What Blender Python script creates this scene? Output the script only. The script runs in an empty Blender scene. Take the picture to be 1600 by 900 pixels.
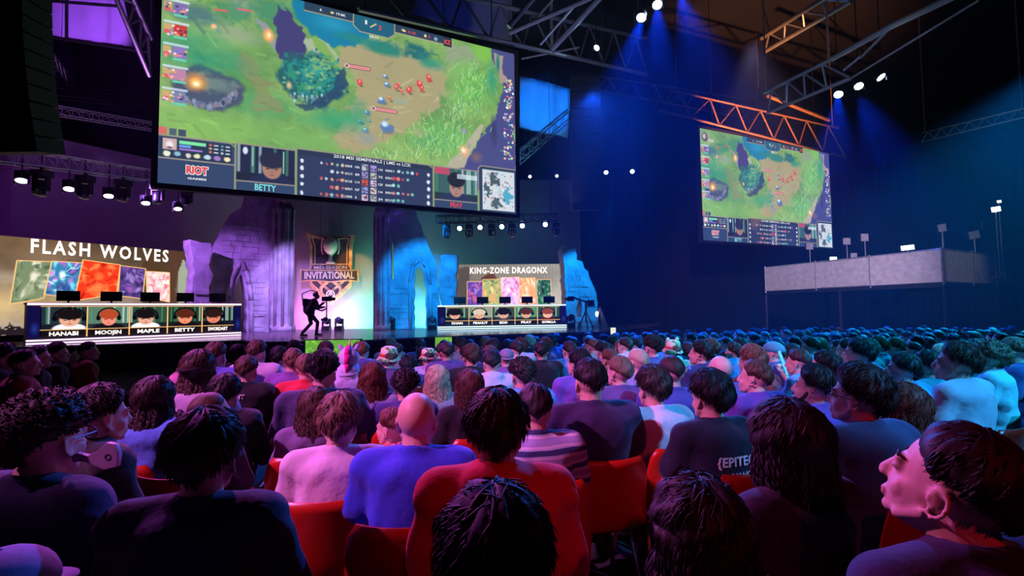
import bpy, bmesh, math, random
import numpy as np
from mathutils import Vector, Matrix, Euler
R = math.radians
S = bpy.context.scene
COL = S.collection
# ------------------------------------------------------------------ camera, world, exposure
ZR = 18.98   # underside of the roof
FPX, PITCH, ROLL, CAMZ = 733.0, R(2.8), R(-0.7), 1.55
cam_d = bpy.data.cameras.new('camera')
cam_d.sensor_width = 36; cam_d.lens = FPX / 1600 * 36; cam_d.clip_end = 200; cam_d.clip_start = 0.05
cam = bpy.data.objects.new('camera', cam_d); COL.objects.link(cam)
CROT = Euler((R(90) + PITCH, 0, 0)).to_matrix() @ Euler((0, 0, ROLL)).to_matrix()
cam.matrix_world = Matrix.Translation((0, 0, CAMZ)) @ CROT.to_4x4()
S.camera = cam
S.view_settings.view_transform = 'Standard'; S.view_settings.look = 'None'
S.view_settings.exposure = 0.0; S.view_settings.gamma = 1.0; S.view_settings.use_curve_mapping = False
w = bpy.data.worlds.new('hall_darkness'); S.world = w; w.use_nodes = True
w.node_tree.nodes['Background'].inputs[0].default_value = (0.010, 0.012, 0.04, 1)
w.node_tree.nodes['Background'].inputs[1].default_value = 0.10
S.cycles.use_denoising = True
S.cycles.max_bounces = 5; S.cycles.diffuse_bounces = 2; S.cycles.glossy_bounces = 2; S.cycles.transmission_bounces = 4
S.cycles.volume_bounces = 0; S.cycles.sample_clamp_indirect = 3.0
S.cycles.caustics_reflective = False; S.cycles.caustics_refractive = False

def ray(px, py):
    return CROT @ Vector(((px - 800) / FPX, (450 - py) / FPX, -1))
def P(px, py, Y):
    d = ray(px, py); return Vector((0, 0, CAMZ)) + d * (Y / d.y)
def GP(px, py, z):
    d = ray(px, py); return Vector((0, 0, CAMZ)) + d * ((z - CAMZ) / d.z)
CINV = CROT.transposed()
def proj(v):
    c = CINV @ (Vector(v) - Vector((0, 0, CAMZ)))
    return (800 + FPX * c.x / -c.z, 450 - FPX * c.y / -c.z, -c.z)
def floor_z(y):
    return -0.03 * (min(max(y, 1.5), 12.5) - 1.5)

# ------------------------------------------------------------------ lights
def spot(name, loc, to, color, power, angle, blend=0.3, r=0.12, group=None):
    d = bpy.data.lights.new(name, 'SPOT'); d.energy = power; d.color = color
    d.spot_size = R(angle); d.spot_blend = blend; d.shadow_soft_size = r
    o = bpy.data.objects.new(name, d); COL.objects.link(o); o.location = loc
    o.rotation_euler = (Vector(to) - Vector(loc)).to_track_quat('-Z', 'Y').to_euler()
    return o
def area(name, loc, to, color, power, sx, sy):
    d = bpy.data.lights.new(name, 'AREA'); d.energy = power; d.color = color; d.shape = 'RECTANGLE'; d.size = sx; d.size_y = sy
    o = bpy.data.objects.new(name, d); COL.objects.link(o); o.location = loc
    o.rotation_euler = (Vector(to) - Vector(loc)).to_track_quat('-Z', 'Y').to_euler()
    return o
HAZE = .0024
MAG = (1.0, 0.22, 0.85); PUR = (0.42, 0.14, 1.0); BLU = (0.05, 0.20, 1.0); CYA = (0.08, 0.62, 1.0); PNK = (1.0, 0.45, 0.9)
# audience washes from the hall's rigging
spot('audience_wash', (-7.5, -1.5, 8.5), (-0.9, 4.2, 1.0), MAG, 6500, 27, 0.2)
spot('audience_wash', (-9.0, 9.0, 9.0), (-3.0, 5.0, 1.0), (0.75, 0.10, 1.0), 2600, 36, 0.6)
spot('audience_wash', (7.0, -3.0, 8.5), (1.9, 4.9, 1.0), (0.04, 0.38, 1.0), 6500, 27, 0.2)
spot('audience_wash', (20.5, 15.5, 11.0), (8.4, 9.0, 0.8), (0.0, 0.44, 1.0), 56000, 27, 0.5)
spot('audience_wash', (3.0, 17.0, 9.5), (2.6, 8.2, 0.8), (0.01, 0.14, 1.0), 14000, 52, 0.6)
spot('audience_wash', (-3.5, 14.0, 4.6), (-2.2, 6.6, 0.8), (0.30, 0.05, 1.0), 1300, 50, 0.6)
spot('audience_wash', (2.0, -5.0, 6.5), (0.9, 3.2, 0.9), (1.0, 0.02, 0.04), 380, 24, 0.5)
spot('audience_wash', (9.5, 0.5, 7.5), (4.2, 5.2, 0.8), (0.0, 0.50, 0.9), 4200, 29, 0.4)
spot('audience_wash', (-4.5, 4.5, 5.5), (1.05, 0.95, 1.22), (1.0, 0.16, 0.50), 900, 14, 0.4)
spot('audience_wash', (-5.0, 8.5, 7.5), (-0.9, 1.35, 1.2), (0.85, 0.12, 0.9), 3200, 22, 0.5)
# stage light
spot('stage_wash', (-14.5, 17.0, 6.8), (-13.4, 23.5, 2.6), PUR, 3000, 56, 0.7)
spot('stage_wash', (-9.0, 18.6, 6.8), (-11.2, 24.5, 2.9), (0.42, 0.26, 1.0), 5200, 42, 0.6)
spot('stage_wash', (-3.6, 19.2, 6.8), (-4.9, 26.0, 2.8), (0.0, 0.26, 1.0), 5200, 42, 0.5)
spot('stage_wash', (4.6, 20.8, 6.5), (3.6, 27.0, 2.4), (0.0, 0.28, 1.0), 3800, 34, 0.5)
spot('stage_wash', (-8.3, 20.5, 6.6), (-9.2, 27.1, 4.2), (1.0, 0.50, 0.18), 1600, 19, 0.5)
spot('stage_wash', (-11.0, 18.0, 7.5), (-9.5, 21.5, 0.6), (0.75, 0.20, 1.0), 1800, 60, 0.8)
spot('stage_wash', (-3.0, 18.5, 7.5), (-3.5, 22.5, 0.6), (0.0, 0.45, 1.0), 1800, 60, 0.8)
area('floor_uplight', (-11.2, 26.4, 0.95), (-11.0, 27.9, 1.9), (1, .18, .8), 200, 2.6, 0.15)
area('floor_uplight', (-8.6, 26.4, 0.95), (-8.5, 27.9, 1.9), (0.06, 1.0, 0.55), 190, 2.6, 0.15)
area('floor_uplight', (-4.9, 26.9, 0.95), (-4.9, 27.9, 1.9), (0.15, 0.85, 0.75), 120, 1.6, 0.15)
spot('backdrop_wash', (-17.0, 12.0, 8.5), (-18.0, 22.5, 5.0), (0.32, 0.04, 0.62), 750, 80, 0.9)
spot('backdrop_wash', (1.0, 18.0, 9.0), (-2.0, 27.8, 4.5), (0.03, 0.25, 0.50), 600, 70, 0.9)
# ------------------------------------------------------------------ materials
def _nodes(m):
    m.use_nodes = True; return m.node_tree.nodes, m.node_tree.links
def mat(name, color, rough=0.6, metal=0.0, var=0.15, scale=6.0, bump=0.0, bscale=30.0, sheen=0.0):
    m = bpy.data.materials.new(name); N, L = _nodes(m); b = N['Principled BSDF']
    b.inputs['Roughness'].default_value = rough; b.inputs['Metallic'].default_value = metal
    tc = N.new('ShaderNodeTexCoord'); nz = N.new('ShaderNodeTexNoise'); nz.inputs['Scale'].default_value = scale; nz.inputs['Detail'].default_value = 4
    L.new(tc.outputs['Object'], nz.inputs['Vector'])
    r = N.new('ShaderNodeValToRGB'); c = Vector(color)
    r.color_ramp.elements[0].position = .3; r.color_ramp.elements[1].position = .7
    r.color_ramp.elements[0].color = (*[max(0, x * (1 - var)) for x in c], 1); r.color_ramp.elements[1].color = (*[min(1, x * (1 + var)) for x in c], 1)
    L.new(nz.outputs['Fac'], r.inputs['Fac']); L.new(r.outputs['Color'], b.inputs['Base Color'])
    if sheen: b.inputs['Sheen Weight'].default_value = sheen
    if bump:
        n2 = N.new('ShaderNodeTexNoise'); n2.inputs['Scale'].default_value = bscale; n2.inputs['Detail'].default_value = 6
        L.new(tc.outputs['Object'], n2.inputs['Vector'])
        bp = N.new('ShaderNodeBump'); bp.inputs['Strength'].default_value = bump; bp.inputs['Distance'].default_value = .05
        L.new(n2.outputs['Fac'], bp.inputs['Height']); L.new(bp.outputs['Normal'], b.inputs['Normal'])
    return m
def emit(name, color, strength):
    m = bpy.data.materials.new(name); N, L = _nodes(m); N.clear()
    e = N.new('ShaderNodeEmission'); e.inputs[0].default_value = (*color, 1); e.inputs[1].default_value = strength
    o = N.new('ShaderNodeOutputMaterial'); L.new(e.outputs[0], o.inputs[0]); return m
def emit_attr(name, strength):
    m = bpy.data.materials.new(name); N, L = _nodes(m); N.clear()
    a = N.new('ShaderNodeAttribute'); a.attribute_name = 'Col'
    e = N.new('ShaderNodeEmission'); e.inputs[1].default_value = strength; L.new(a.outputs['Color'], e.inputs[0])
    o = N.new('ShaderNodeOutputMaterial'); L.new(e.outputs[0], o.inputs[0]); return m
def own_colour(name, rough=0.8, bump=0.1, bscale=60, stretch=None, sheen=0.0, var=.25, spec=.3, dist=.008):
    """the object's own colour times a little noise, so copies keep one mesh"""
    m = bpy.data.materials.new(name); N, L = _nodes(m); b = N['Principled BSDF']
    b.inputs['Roughness'].default_value = rough; b.inputs['Specular IOR Level'].default_value = spec
    if sheen: b.inputs['Sheen Weight'].default_value = sheen
    oi = N.new('ShaderNodeObjectInfo'); tc = N.new('ShaderNodeTexCoord'); mp = N.new('ShaderNodeMapping')
    L.new(tc.outputs['Object'], mp.inputs['Vector'])
    if stretch: mp.inputs['Scale'].default_value = stretch
    nz = N.new('ShaderNodeTexNoise'); nz.inputs['Scale'].default_value = bscale; nz.inputs['Detail'].default_value = 4
    L.new(mp.outputs[0], nz.inputs['Vector'])
    mr = N.new('ShaderNodeMapRange'); mr.inputs['To Min'].default_value = 1 - var; mr.inputs['To Max'].default_value = 1 + var
    L.new(nz.outputs['Fac'], mr.inputs['Value'])
    mx = N.new('ShaderNodeVectorMath'); mx.operation = 'SCALE'
    L.new(oi.outputs['Color'], mx.inputs[0]); L.new(mr.outputs[0], mx.inputs['Scale']); L.new(mx.outputs[0], b.inputs['Base Color'])
    bp = N.new('ShaderNodeBump'); bp.inputs['Strength'].default_value = bump; bp.inputs['Distance'].default_value = dist
    L.new(nz.outputs['Fac'], bp.inputs['Height']); L.new(bp.outputs['Normal'], b.inputs['Normal'])
    return m
M = dict(
    carpet=mat('carpet', (.018, .016, .020), .95, var=.4, scale=3, bump=.4, bscale=120),
    black=mat('black_paint', (.007, .007, .009), .7), blackcloth=mat('black_drape', (.009, .010, .026), .95, bump=.2),
    steel=mat('aluminium', (.42, .43, .46), .38, .75, var=.1), dark=mat('dark_metal', (.03, .03, .035), .4, .5),
    stage=mat('stage_deck', (.34, .32, .36), .14, var=.12, scale=2), riser=mat('stage_skirt', (.02, .018, .03), .9),
    stone=mat('painted_stone', (.50, .47, .48), .85, var=.35, scale=1.6, bump=.9, bscale=3.2),
    cloth=mat('backdrop_cloth', (.38, .37, .38), .95, var=.08, scale=.7),
    fabric=own_colour('garment', .85, .8, 7, sheen=.15, var=.18, dist=.02), skin=own_colour('skin', .5, .05, 90, var=.08, spec=.45),
    hair=own_colour('hair', .58, .25, 40, stretch=(4, 4, .8), var=.45, spec=.35, dist=.002), plastic=own_colour('red_plastic', .32, .05, 40, var=.06, spec=.5),
    white=mat('white_fabric', (.75, .72, .74), .8, bump=.05), trim=mat('aluminium_post', (.6, .6, .62), .4, .6),
    glass=None, gold=mat('gilded_metal', (.80, .50, .22), .45, .25, var=.3, scale=4, bump=.3), iron=mat('emblem_field', (.10, .085, .08), .6, .2, var=.5, scale=5, bump=.4),
    cream=mat('cream_gilding', (.95, .80, .58), .5, .1, var=.1), warmlit=mat('orange_lit_steel', (.42, .22, .12), .5, .3),  # steel tinted orange: the warm light on the truss is put into its colour
)
LAMP = emit('lamp_white', (.82, .9, 1), 30); LAMPB = emit('lamp_blue', (.5, .75, 1), 40); LEDW = emit('led_strip', (.95, .62, 1), 1.7); LEDC = emit('led_strip_cool', (.62, .88, 1), 1.6)
LEDM = emit('led_strip_magenta', (.75, .35, 1), 2.2)
SCR = emit_attr('screen_light', 1.2); SCR2 = emit_attr('led_panel_light', 1.5)
TXW = emit('lit_letters', (1, .9, .82), 1.6); TXT = emit('screen_letters', (.85, .9, .95), .9); TXC = emit('screen_letters_cyan', (.25, .85, .85), .9); TXR = emit('screen_letters_red', (.9, .08, .10), .9)
TXG = emit('screen_gold_line', (.55, .42, .24), .8); TXO = emit('orange_divider', (1, .55, .2), 1.2)

# ------------------------------------------------------------------ mesh helpers
class MB:
    def __init__(s): s.v = []; s.f = []
    def add(s, vs, fs):
        k = len(s.v); s.v += [tuple(x) for x in vs]; s.f += [tuple(i + k for i in f) for f in fs]; return s
    def box(s, c, size, rot=None):
        x, y, z = [a / 2 for a in size]
        vs = [Vector((a, b, d)) for a in (-x, x) for b in (-y, y) for d in (-z, z)]
        if rot is not None: vs = [rot @ q for q in vs]
        vs = [q + Vector(c) for q in vs]
        return s.add(vs, [(0, 1, 3, 2), (4, 6, 7, 5), (0, 4, 5, 1), (2, 3, 7, 6), (0, 2, 6, 4), (1, 5, 7, 3)])
    def bar(s, p, q, w, h):
        p, q = Vector(p), Vector(q); d = q - p
        if d.length < 1e-6: return s
        return s.box((p + q) / 2, (w, h, d.length), d.to_track_quat('Z', 'Y').to_matrix())
    def tube(s, p, q, r1, r2=None, n=8, cap=True):
        p, q = Vector(p), Vector(q); r2 = r1 if r2 is None else r2; d = q - p
        if d.length < 1e-6: return s
        m = d.to_track_quat('Z', 'Y').to_matrix(); vs = []
        for c, r in ((p, r1), (q, r2)):
            for i in range(n):
                a = 2 * math.pi * i / n; vs.append(c + m @ Vector((r * math.cos(a), r * math.sin(a), 0)))
        fs = [(i, (i + 1) % n, n + (i + 1) % n, n + i) for i in range(n)]
        if cap: fs += [tuple(range(n - 1, -1, -1)), tuple(range(n, 2 * n))]
        return s.add(vs, fs)
    def path(s, pts, rs, n=8):
        for i in range(len(pts) - 1):
            s.tube(pts[i], pts[i + 1], rs[i] if isinstance(rs, (list, tuple)) else rs, rs[i + 1] if isinstance(rs, (list, tuple)) else rs, n)
        return s
    def ell(s, c, r, rot=None, nu=14, nv=9, fn=None):
        if isinstance(r, (int, float)): r = (r, r, r)
        vs = []; c = Vector(c)
        for j in range(nv + 1):
            t = math.pi * j / nv
            for i in range(nu):
                a = 2 * math.pi * i / nu; d = Vector((math.sin(t) * math.cos(a), math.sin(t) * math.sin(a), math.cos(t)))
                k = fn(d) if fn else 1.0
                q = Vector((d.x * r[0] * k, d.y * r[1] * k, d.z * r[2] * k))
                vs.append(c + (rot @ q if rot is not None else q))
        fs = [(j * nu + i, (j + 1) * nu + i, (j + 1) * nu + (i + 1) % nu, j * nu + (i + 1) % nu) for j in range(nv) for i in range(nu)]
        return s.add(vs, fs)
    def cap(s, p, q, r1, r2=None, n=12):
        r2 = r1 if r2 is None else r2
        s.tube(p, q, r1, r2, n); s.ell(p, r1, nu=n, nv=8); s.ell(q, r2, nu=n, nv=8); return s
    def lathe(s, prof, c=(0, 0, 0), n=20, rot=None):
        vs = []; c = Vector(c)
        for r, z in prof:
            for i in range(n):
                a = 2 * math.pi * i / n; q = Vector((r * math.cos(a), r * math.sin(a), z)); vs.append(c + (rot @ q if rot is not None else q))
        m = len(prof)
        fs = [(j * n + i, j * n + (i + 1) % n, (j + 1) * n + (i + 1) % n, (j + 1) * n + i) for j in range(m - 1) for i in range(n)]
        fs += [tuple(range(n - 1, -1, -1)), tuple((m - 1) * n + i for i in range(n))]
        return s.add(vs, fs)
    def prism(s, pts, y0, y1):
        """convex outline in x,z between two depths"""
        n = len(pts); vs = [(x, y0, z) for x, z in pts] + [(x, y1, z) for x, z in pts]
        return s.add(vs, [tuple(range(n)), tuple(range(2 * n - 1, n - 1, -1))] + [(i, n + i, n + (i + 1) % n, (i + 1) % n) for i in range(n)])
    def mesh(s, name, smooth=False):
        me = bpy.data.meshes.new(name); me.from_pydata(s.v, [], s.f); me.update()
        bm = bmesh.new(); bm.from_mesh(me); bmesh.ops.recalc_face_normals(bm, faces=bm.faces); bm.to_mesh(me); bm.free()
        if smooth: me.shade_smooth()
        return me
def link(name, me, material, parent=None, loc=None, rot=None, color=None, mtx=None):
    o = bpy.data.objects.new(name, me); COL.objects.link(o)
    if material is not None and len(me.materials) == 0: me.materials.append(material)
    if parent is not None: o.parent = parent
    if mtx is not None: o.matrix_basis = mtx
    if loc is not None: o.location = loc
    if rot is not None: o.rotation_euler = rot
    if color is not None: o.color = (*color, 1)
    return o
def obj(name, mb, material, parent=None, smooth=False, **k):
    return link(name, mb.mesh(name, smooth), material, parent, **k)
def tag(o, label, cat, group=None):
    o['label'] = label; o['category'] = cat
    if group: o['group'] = group
    return o
def thing(name, label, cat, loc=(0, 0, 0), rotz=0, group=None):
    o = bpy.data.objects.new(name, None); COL.objects.link(o); o.empty_display_size = .1
    o.location = loc; o.rotation_euler = (0, 0, rotz); return tag(o, label, cat, group)
def struct(o): o['kind'] = 'structure'; return o
def kids(o): return [c for c in COL.objects if c.parent == o]
def copy_thing(src, parts, label=None, group=None):
    r = src.copy(); COL.objects.link(r)
    if label: r['label'] = label
    if group: r['group'] = group
    for ch in parts:
        c = ch[0].copy(); COL.objects.link(c); c.parent = r
        for g in ch[1]:
            d = g.copy(); COL.objects.link(d); d.parent = c
    return r
def tree(o): return [(c, kids(c)) for c in kids(o)]
class Pl:
    """a vertical plane standing in the hall, given by two pixels at known distances; its local x runs along it, z is up"""
    def __init__(s, a, b, z=0.0):
        s.o = Vector((a.x, a.y, z)); d = Vector((b.x - a.x, b.y - a.y, 0)); s.len = d.length; s.u = d.normalized(); s.n = Vector((-s.u.y, s.u.x, 0)); s.rz = math.atan2(s.u.y, s.u.x)
    def __call__(s, px, py, off=0.0):
        d = ray(px, py); o = Vector((0, 0, CAMZ)); t = (s.o + s.n * off - o).dot(s.n) / d.dot(s.n); q = o + d * t - s.o
        return (q.dot(s.u), q.z)
    def W(s, x, y, z): return s.o + s.u * x + s.n * y + Vector((0, 0, z))
_tmp = []
def eval_mesh(o, name):
    bpy.context.view_layer.update(); dg = bpy.context.evaluated_depsgraph_get()
    me = bpy.data.meshes.new_from_object(o.evaluated_get(dg), preserve_all_data_layers=False, depsgraph=dg); me.name = name
    return me
def outline(splines, t, name, bevel=0.0):
    """closed outlines (holes allowed) in x,z, thickness t, as one solid mesh"""
    cu = bpy.data.curves.new(name, 'CURVE'); cu.dimensions = '2D'; cu.fill_mode = 'BOTH'; cu.extrude = t / 2; cu.bevel_depth = bevel
    for pts in splines:
        sp = cu.splines.new('POLY'); sp.points.add(len(pts) - 1); sp.use_cyclic_u = True
        for i, (x, z) in enumerate(pts): sp.points[i].co = (x, z, 0, 1)
    o = bpy.data.objects.new(name, cu); COL.objects.link(o); me = eval_mesh(o, name); bpy.data.objects.remove(o)
    for v in me.vertices: x, z, y = v.co; v.co = (x, -y, z)
    me.materials.clear(); return me
"""lettering stands in the x,z plane and faces -y; width squeezes it"""
def text(s, size, width=None, ext=0.0, bold=0.0, name='lettering', align='LEFT', shear=0, spacing=1.0):
    cu = bpy.data.curves.new(name, 'FONT'); cu.body = s; cu.size = size / .72; cu.extrude = ext; cu.offset = bold * size; cu.shear = shear; cu.resolution_u = 2; cu.space_character = spacing
    o = bpy.data.objects.new(name, cu); COL.objects.link(o); me = eval_mesh(o, name); bpy.data.objects.remove(o)
    if len(me.vertices) == 0: return me
    xs = [v.co.x for v in me.vertices]; x0, x1 = min(xs), max(xs); k = (width / (x1 - x0)) if width else 1.0; W_ = (x1 - x0) * k
    sh = 0 if align == 'LEFT' else W_ / 2
    for v in me.vertices: x, y, z = v.co; v.co = ((x - x0) * k - sh, -z, y)
    me.materials.clear(); return me
def letter(s, size, material, parent, loc, name='lettering', **k):
    me = text(s, size, name=name, **k); return link(name, me, material, parent, loc=loc)
def join_meshes(lst, name):
    """[(mesh, matrix)] -> one mesh"""
    v = []; f = []
    for me, mx in lst:
        k = len(v); v += [tuple(mx @ q.co) for q in me.vertices]; f += [tuple(i + k for i in p.vertices) for p in me.polygons]
    r = bpy.data.meshes.new(name); r.from_pydata(v, [], f); r.update(); return r

# ------------------------------------------------------------------ light painter: colours shown on the emissive displays
rng = np.random.default_rng(7)
def vnoise(w, h, cx, cy, seed):
    r = np.random.default_rng(seed); g = r.random((cy + 2, cx + 2)); x = np.linspace(0, cx, w, endpoint=False); y = np.linspace(0, cy, h, endpoint=False)
    xi = x.astype(int); yi = y.astype(int); fx = x - xi; fy = y - yi; fx = fx * fx * (3 - 2 * fx); fy = (fy * fy * (3 - 2 * fy))[:, None]
    a = g[yi][:, xi]; b = g[yi][:, xi + 1]; c = g[yi + 1][:, xi]; d = g[yi + 1][:, xi + 1]
    return (a * (1 - fx) + b * fx) * (1 - fy) + (c * (1 - fx) + d * fx) * fy
def fbm(w, h, c, seed, o=4):
    t = 0; a = .5; s = 0
    for i in range(o):
        t = t + a * vnoise(w, h, max(1, int(c * 2 ** i * w / h)), max(1, c * 2 ** i), seed + i); s += a; a *= .55
    return t / s
class Canvas:
    def __init__(s, w, h, W, H, col=(0, 0, 0)):
        s.w, s.h, s.W, s.H = w, h, W, H; s.A = np.zeros((h, w, 3)) + np.array(col)
        s.X, s.Y = np.meshgrid((np.arange(w) + .5) / w * W, (np.arange(h) + .5) / h * H); s.N = fbm(w, h, 14, 3) - .5; s.N2 = fbm(w, h, 50, 9, 2) - .5
    def win(s, x0, x1, y0, y1):
        i0 = max(0, int(x0 / s.W * s.w)); i1 = min(s.w, int(x1 / s.W * s.w) + 2); j0 = max(0, int(y0 / s.H * s.h)); j1 = min(s.h, int(y1 / s.H * s.h) + 2)
        return (slice(j0, max(j0, j1)), slice(i0, max(i0, i1)))
    def put(s, sl, m, col):
        m = np.clip(m, 0, 1)[..., None]; s.A[sl] = s.A[sl] * (1 - m) + (np.array(col) if not isinstance(col, np.ndarray) or col.ndim == 1 else col[sl]) * m
    def ell(s, x, y, rx, ry, col, soft=.25, ang=0, al=1, rag=0, rag2=0):
        q = max(rx, ry) * (1.3 + rag); sl = s.win(x - q, x + q, y - q, y + q); c, n = math.cos(ang), math.sin(ang)
        dx = s.X[sl] - x; dy = s.Y[sl] - y; a = (dx * c + dy * n) / rx; b = (-dx * n + dy * c) / ry
        d = np.sqrt(a * a + b * b) + rag * s.N[sl] * 2 + rag2 * s.N2[sl] * 2; s.put(sl, (1 - d) / soft * al if al == 1 else np.clip((1 - d) / soft, 0, 1) * al, col)
    def rect(s, x0, y0, x1, y1, col, al=1):
        sl = s.win(x0, x1, y0, y1); pw = s.W / s.w
        m = np.clip((s.X[sl] - x0) / pw + .5, 0, 1) * np.clip((x1 - s.X[sl]) / pw + .5, 0, 1) * np.clip((s.Y[sl] - y0) / pw + .5, 0, 1) * np.clip((y1 - s.Y[sl]) / pw + .5, 0, 1)
        s.put(sl, m * al, col)
    def line(s, x0, y0, x1, y1, wd, col, al=1):
        sl = s.win(min(x0, x1) - wd, max(x0, x1) + wd, min(y0, y1) - wd, max(y0, y1) + wd); dx, dy = x1 - x0, y1 - y0; L2 = dx * dx + dy * dy + 1e-9
        X, Y = s.X[sl] - x0, s.Y[sl] - y0; t = np.clip((X * dx + Y * dy) / L2, 0, 1); d = np.hypot(X - t * dx, Y - t * dy)
        s.put(sl, np.clip((wd / 2 - d) / (s.W / s.w) + .5, 0, 1) * al, col)
    def poly(s, pts, col, rag=0, al=1, soft=0.0):
        xs = [p[0] for p in pts]; ys = [p[1] for p in pts]; g = .4 + rag; sl = s.win(min(xs) - g, max(xs) + g, min(ys) - g, max(ys) + g)
        X = s.X[sl] + rag * s.N[sl] * 3; Y = s.Y[sl] + rag * s.N2[sl] * 2; m = np.zeros(X.shape, bool); n = len(pts)
        for i in range(n):
            x0, y0 = pts[i]; x1, y1 = pts[(i + 1) % n]
            if y0 == y1: continue
            c = ((y0 > Y) != (y1 > Y)) & (X < (x1 - x0) * (Y - y0) / (y1 - y0) + x0); m ^= c
        m = m.astype(float)
        for _ in range(int(soft)):
            m[1:-1, 1:-1] = (m[1:-1, 1:-1] * 2 + m[:-2, 1:-1] + m[2:, 1:-1] + m[1:-1, :-2] + m[1:-1, 2:]) / 6
        s.put(sl, m * al, col)
    def mesh(s, name, w=None, h=None, gain=1.0):
        """the canvas as a grid of lit points, standing in x,z from the origin"""
        W = w or s.W; H = h or s.H; nx, ny = s.w, s.h
        gx, gz = np.meshgrid(np.linspace(0, W, nx), np.linspace(0, H, ny)); co = np.zeros((nx * ny, 3)); co[:, 0] = gx.ravel(); co[:, 2] = gz.ravel()
        i = (np.arange(ny - 1)[:, None] * nx + np.arange(nx - 1)[None, :]).ravel(); q = np.stack([i, i + 1, i + nx + 1, i + nx], 1)
        me = bpy.data.meshes.new(name); me.vertices.add(nx * ny); me.vertices.foreach_set('co', co.ravel()); me.loops.add(q.size); me.loops.foreach_set('vertex_index', q.ravel())
        me.polygons.add(len(q)); me.polygons.foreach_set('loop_start', np.arange(0, q.size, 4)); me.polygons.foreach_set('loop_total', np.full(len(q), 4)); me.update(); me.validate()
        c = np.clip(s.A, 0, 1.6).reshape(-1, 3); c = np.where(c <= .04045, c / 12.92, ((c + .055) / 1.055) ** 2.4) * gain
        a = me.color_attributes.new('Col', 'FLOAT_COLOR', 'POINT'); a.data.foreach_set('color', np.concatenate([c, np.ones((len(c), 1))], 1).ravel()); return me
def homog(src, dst):
    A = []; b = []
    for (x, y), (u, v) in zip(src, dst):
        A += [[x, y, 1, 0, 0, 0, -u * x, -u * y], [0, 0, 0, x, y, 1, -v * x, -v * y]]; b += [u, v]
    h = np.append(np.linalg.solve(np.array(A, float), np.array(b, float)), 1).reshape(3, 3)
    return lambda x, y: tuple((lambda t: (t[0] / t[2], t[1] / t[2]))(h @ np.array([x, y, 1.0])))
def portrait(c, x0, y0, x1, y1, hair, skin, shirt, bg, phones=True, seed=1, hw=.30, cx=.5):
    """a generic player seen head-on in a headset"""
    W = x1 - x0; H = y1 - y0; r = random.Random(seed); c.rect(x0, y0, x1, y1, bg)
    for i in range(7):
        a = x0 + W * r.random(); c.rect(a, y0 + H * .25, min(x1, a + W * .05), y1, (.25, .5, .35) if r.random() < .6 else (.75, .85, .8), .6)
    c.rect(x0, y0, x1, y0 + H * .22, (.05, .06, .1), .7)
    X = x0 + W * cx; Y = y0 + H * .5; rx = W * hw * .62; ry = min(H * .36, rx * 1.35)
    c.ell(X, y0 + H * .02, min(W * .42, W * hw * 1.7), H * .26, shirt, .15)
    c.ell(X, Y - ry * .25, rx * .82, ry * .85, skin, .15)
    c.ell(X, Y + ry * .42, rx * 1.08, ry * .72, hair, .18, rag=.12)
    for k in (-.34, .34): c.ell(X + rx * k, Y - ry * .28, rx * .16, ry * .06, (.12, .08, .08), .5)
    c.ell(X, Y - ry * .75, rx * .22, ry * .06, (.5, .2, .2), .6); c.ell(X, Y - ry * .5, rx * .1, ry * .12, tuple(v * .75 for v in skin), .8)
    if phones:
        for k in (-1, 1): c.ell(X + k * rx * 1.08, Y - ry * .05, rx * .24, ry * .36, (.03, .03, .04), .2)
        for i in range(14):
            a = math.pi * i / 13; b = math.pi * (i + 1) / 13
            if i < 13: c.line(X + rx * 1.15 * math.cos(a), Y + ry * .15 + ry * 1.05 * math.sin(a), X + rx * 1.15 * math.cos(b), Y + ry * .15 + ry * 1.05 * math.sin(b), rx * .16, (.04, .04, .05))
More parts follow.
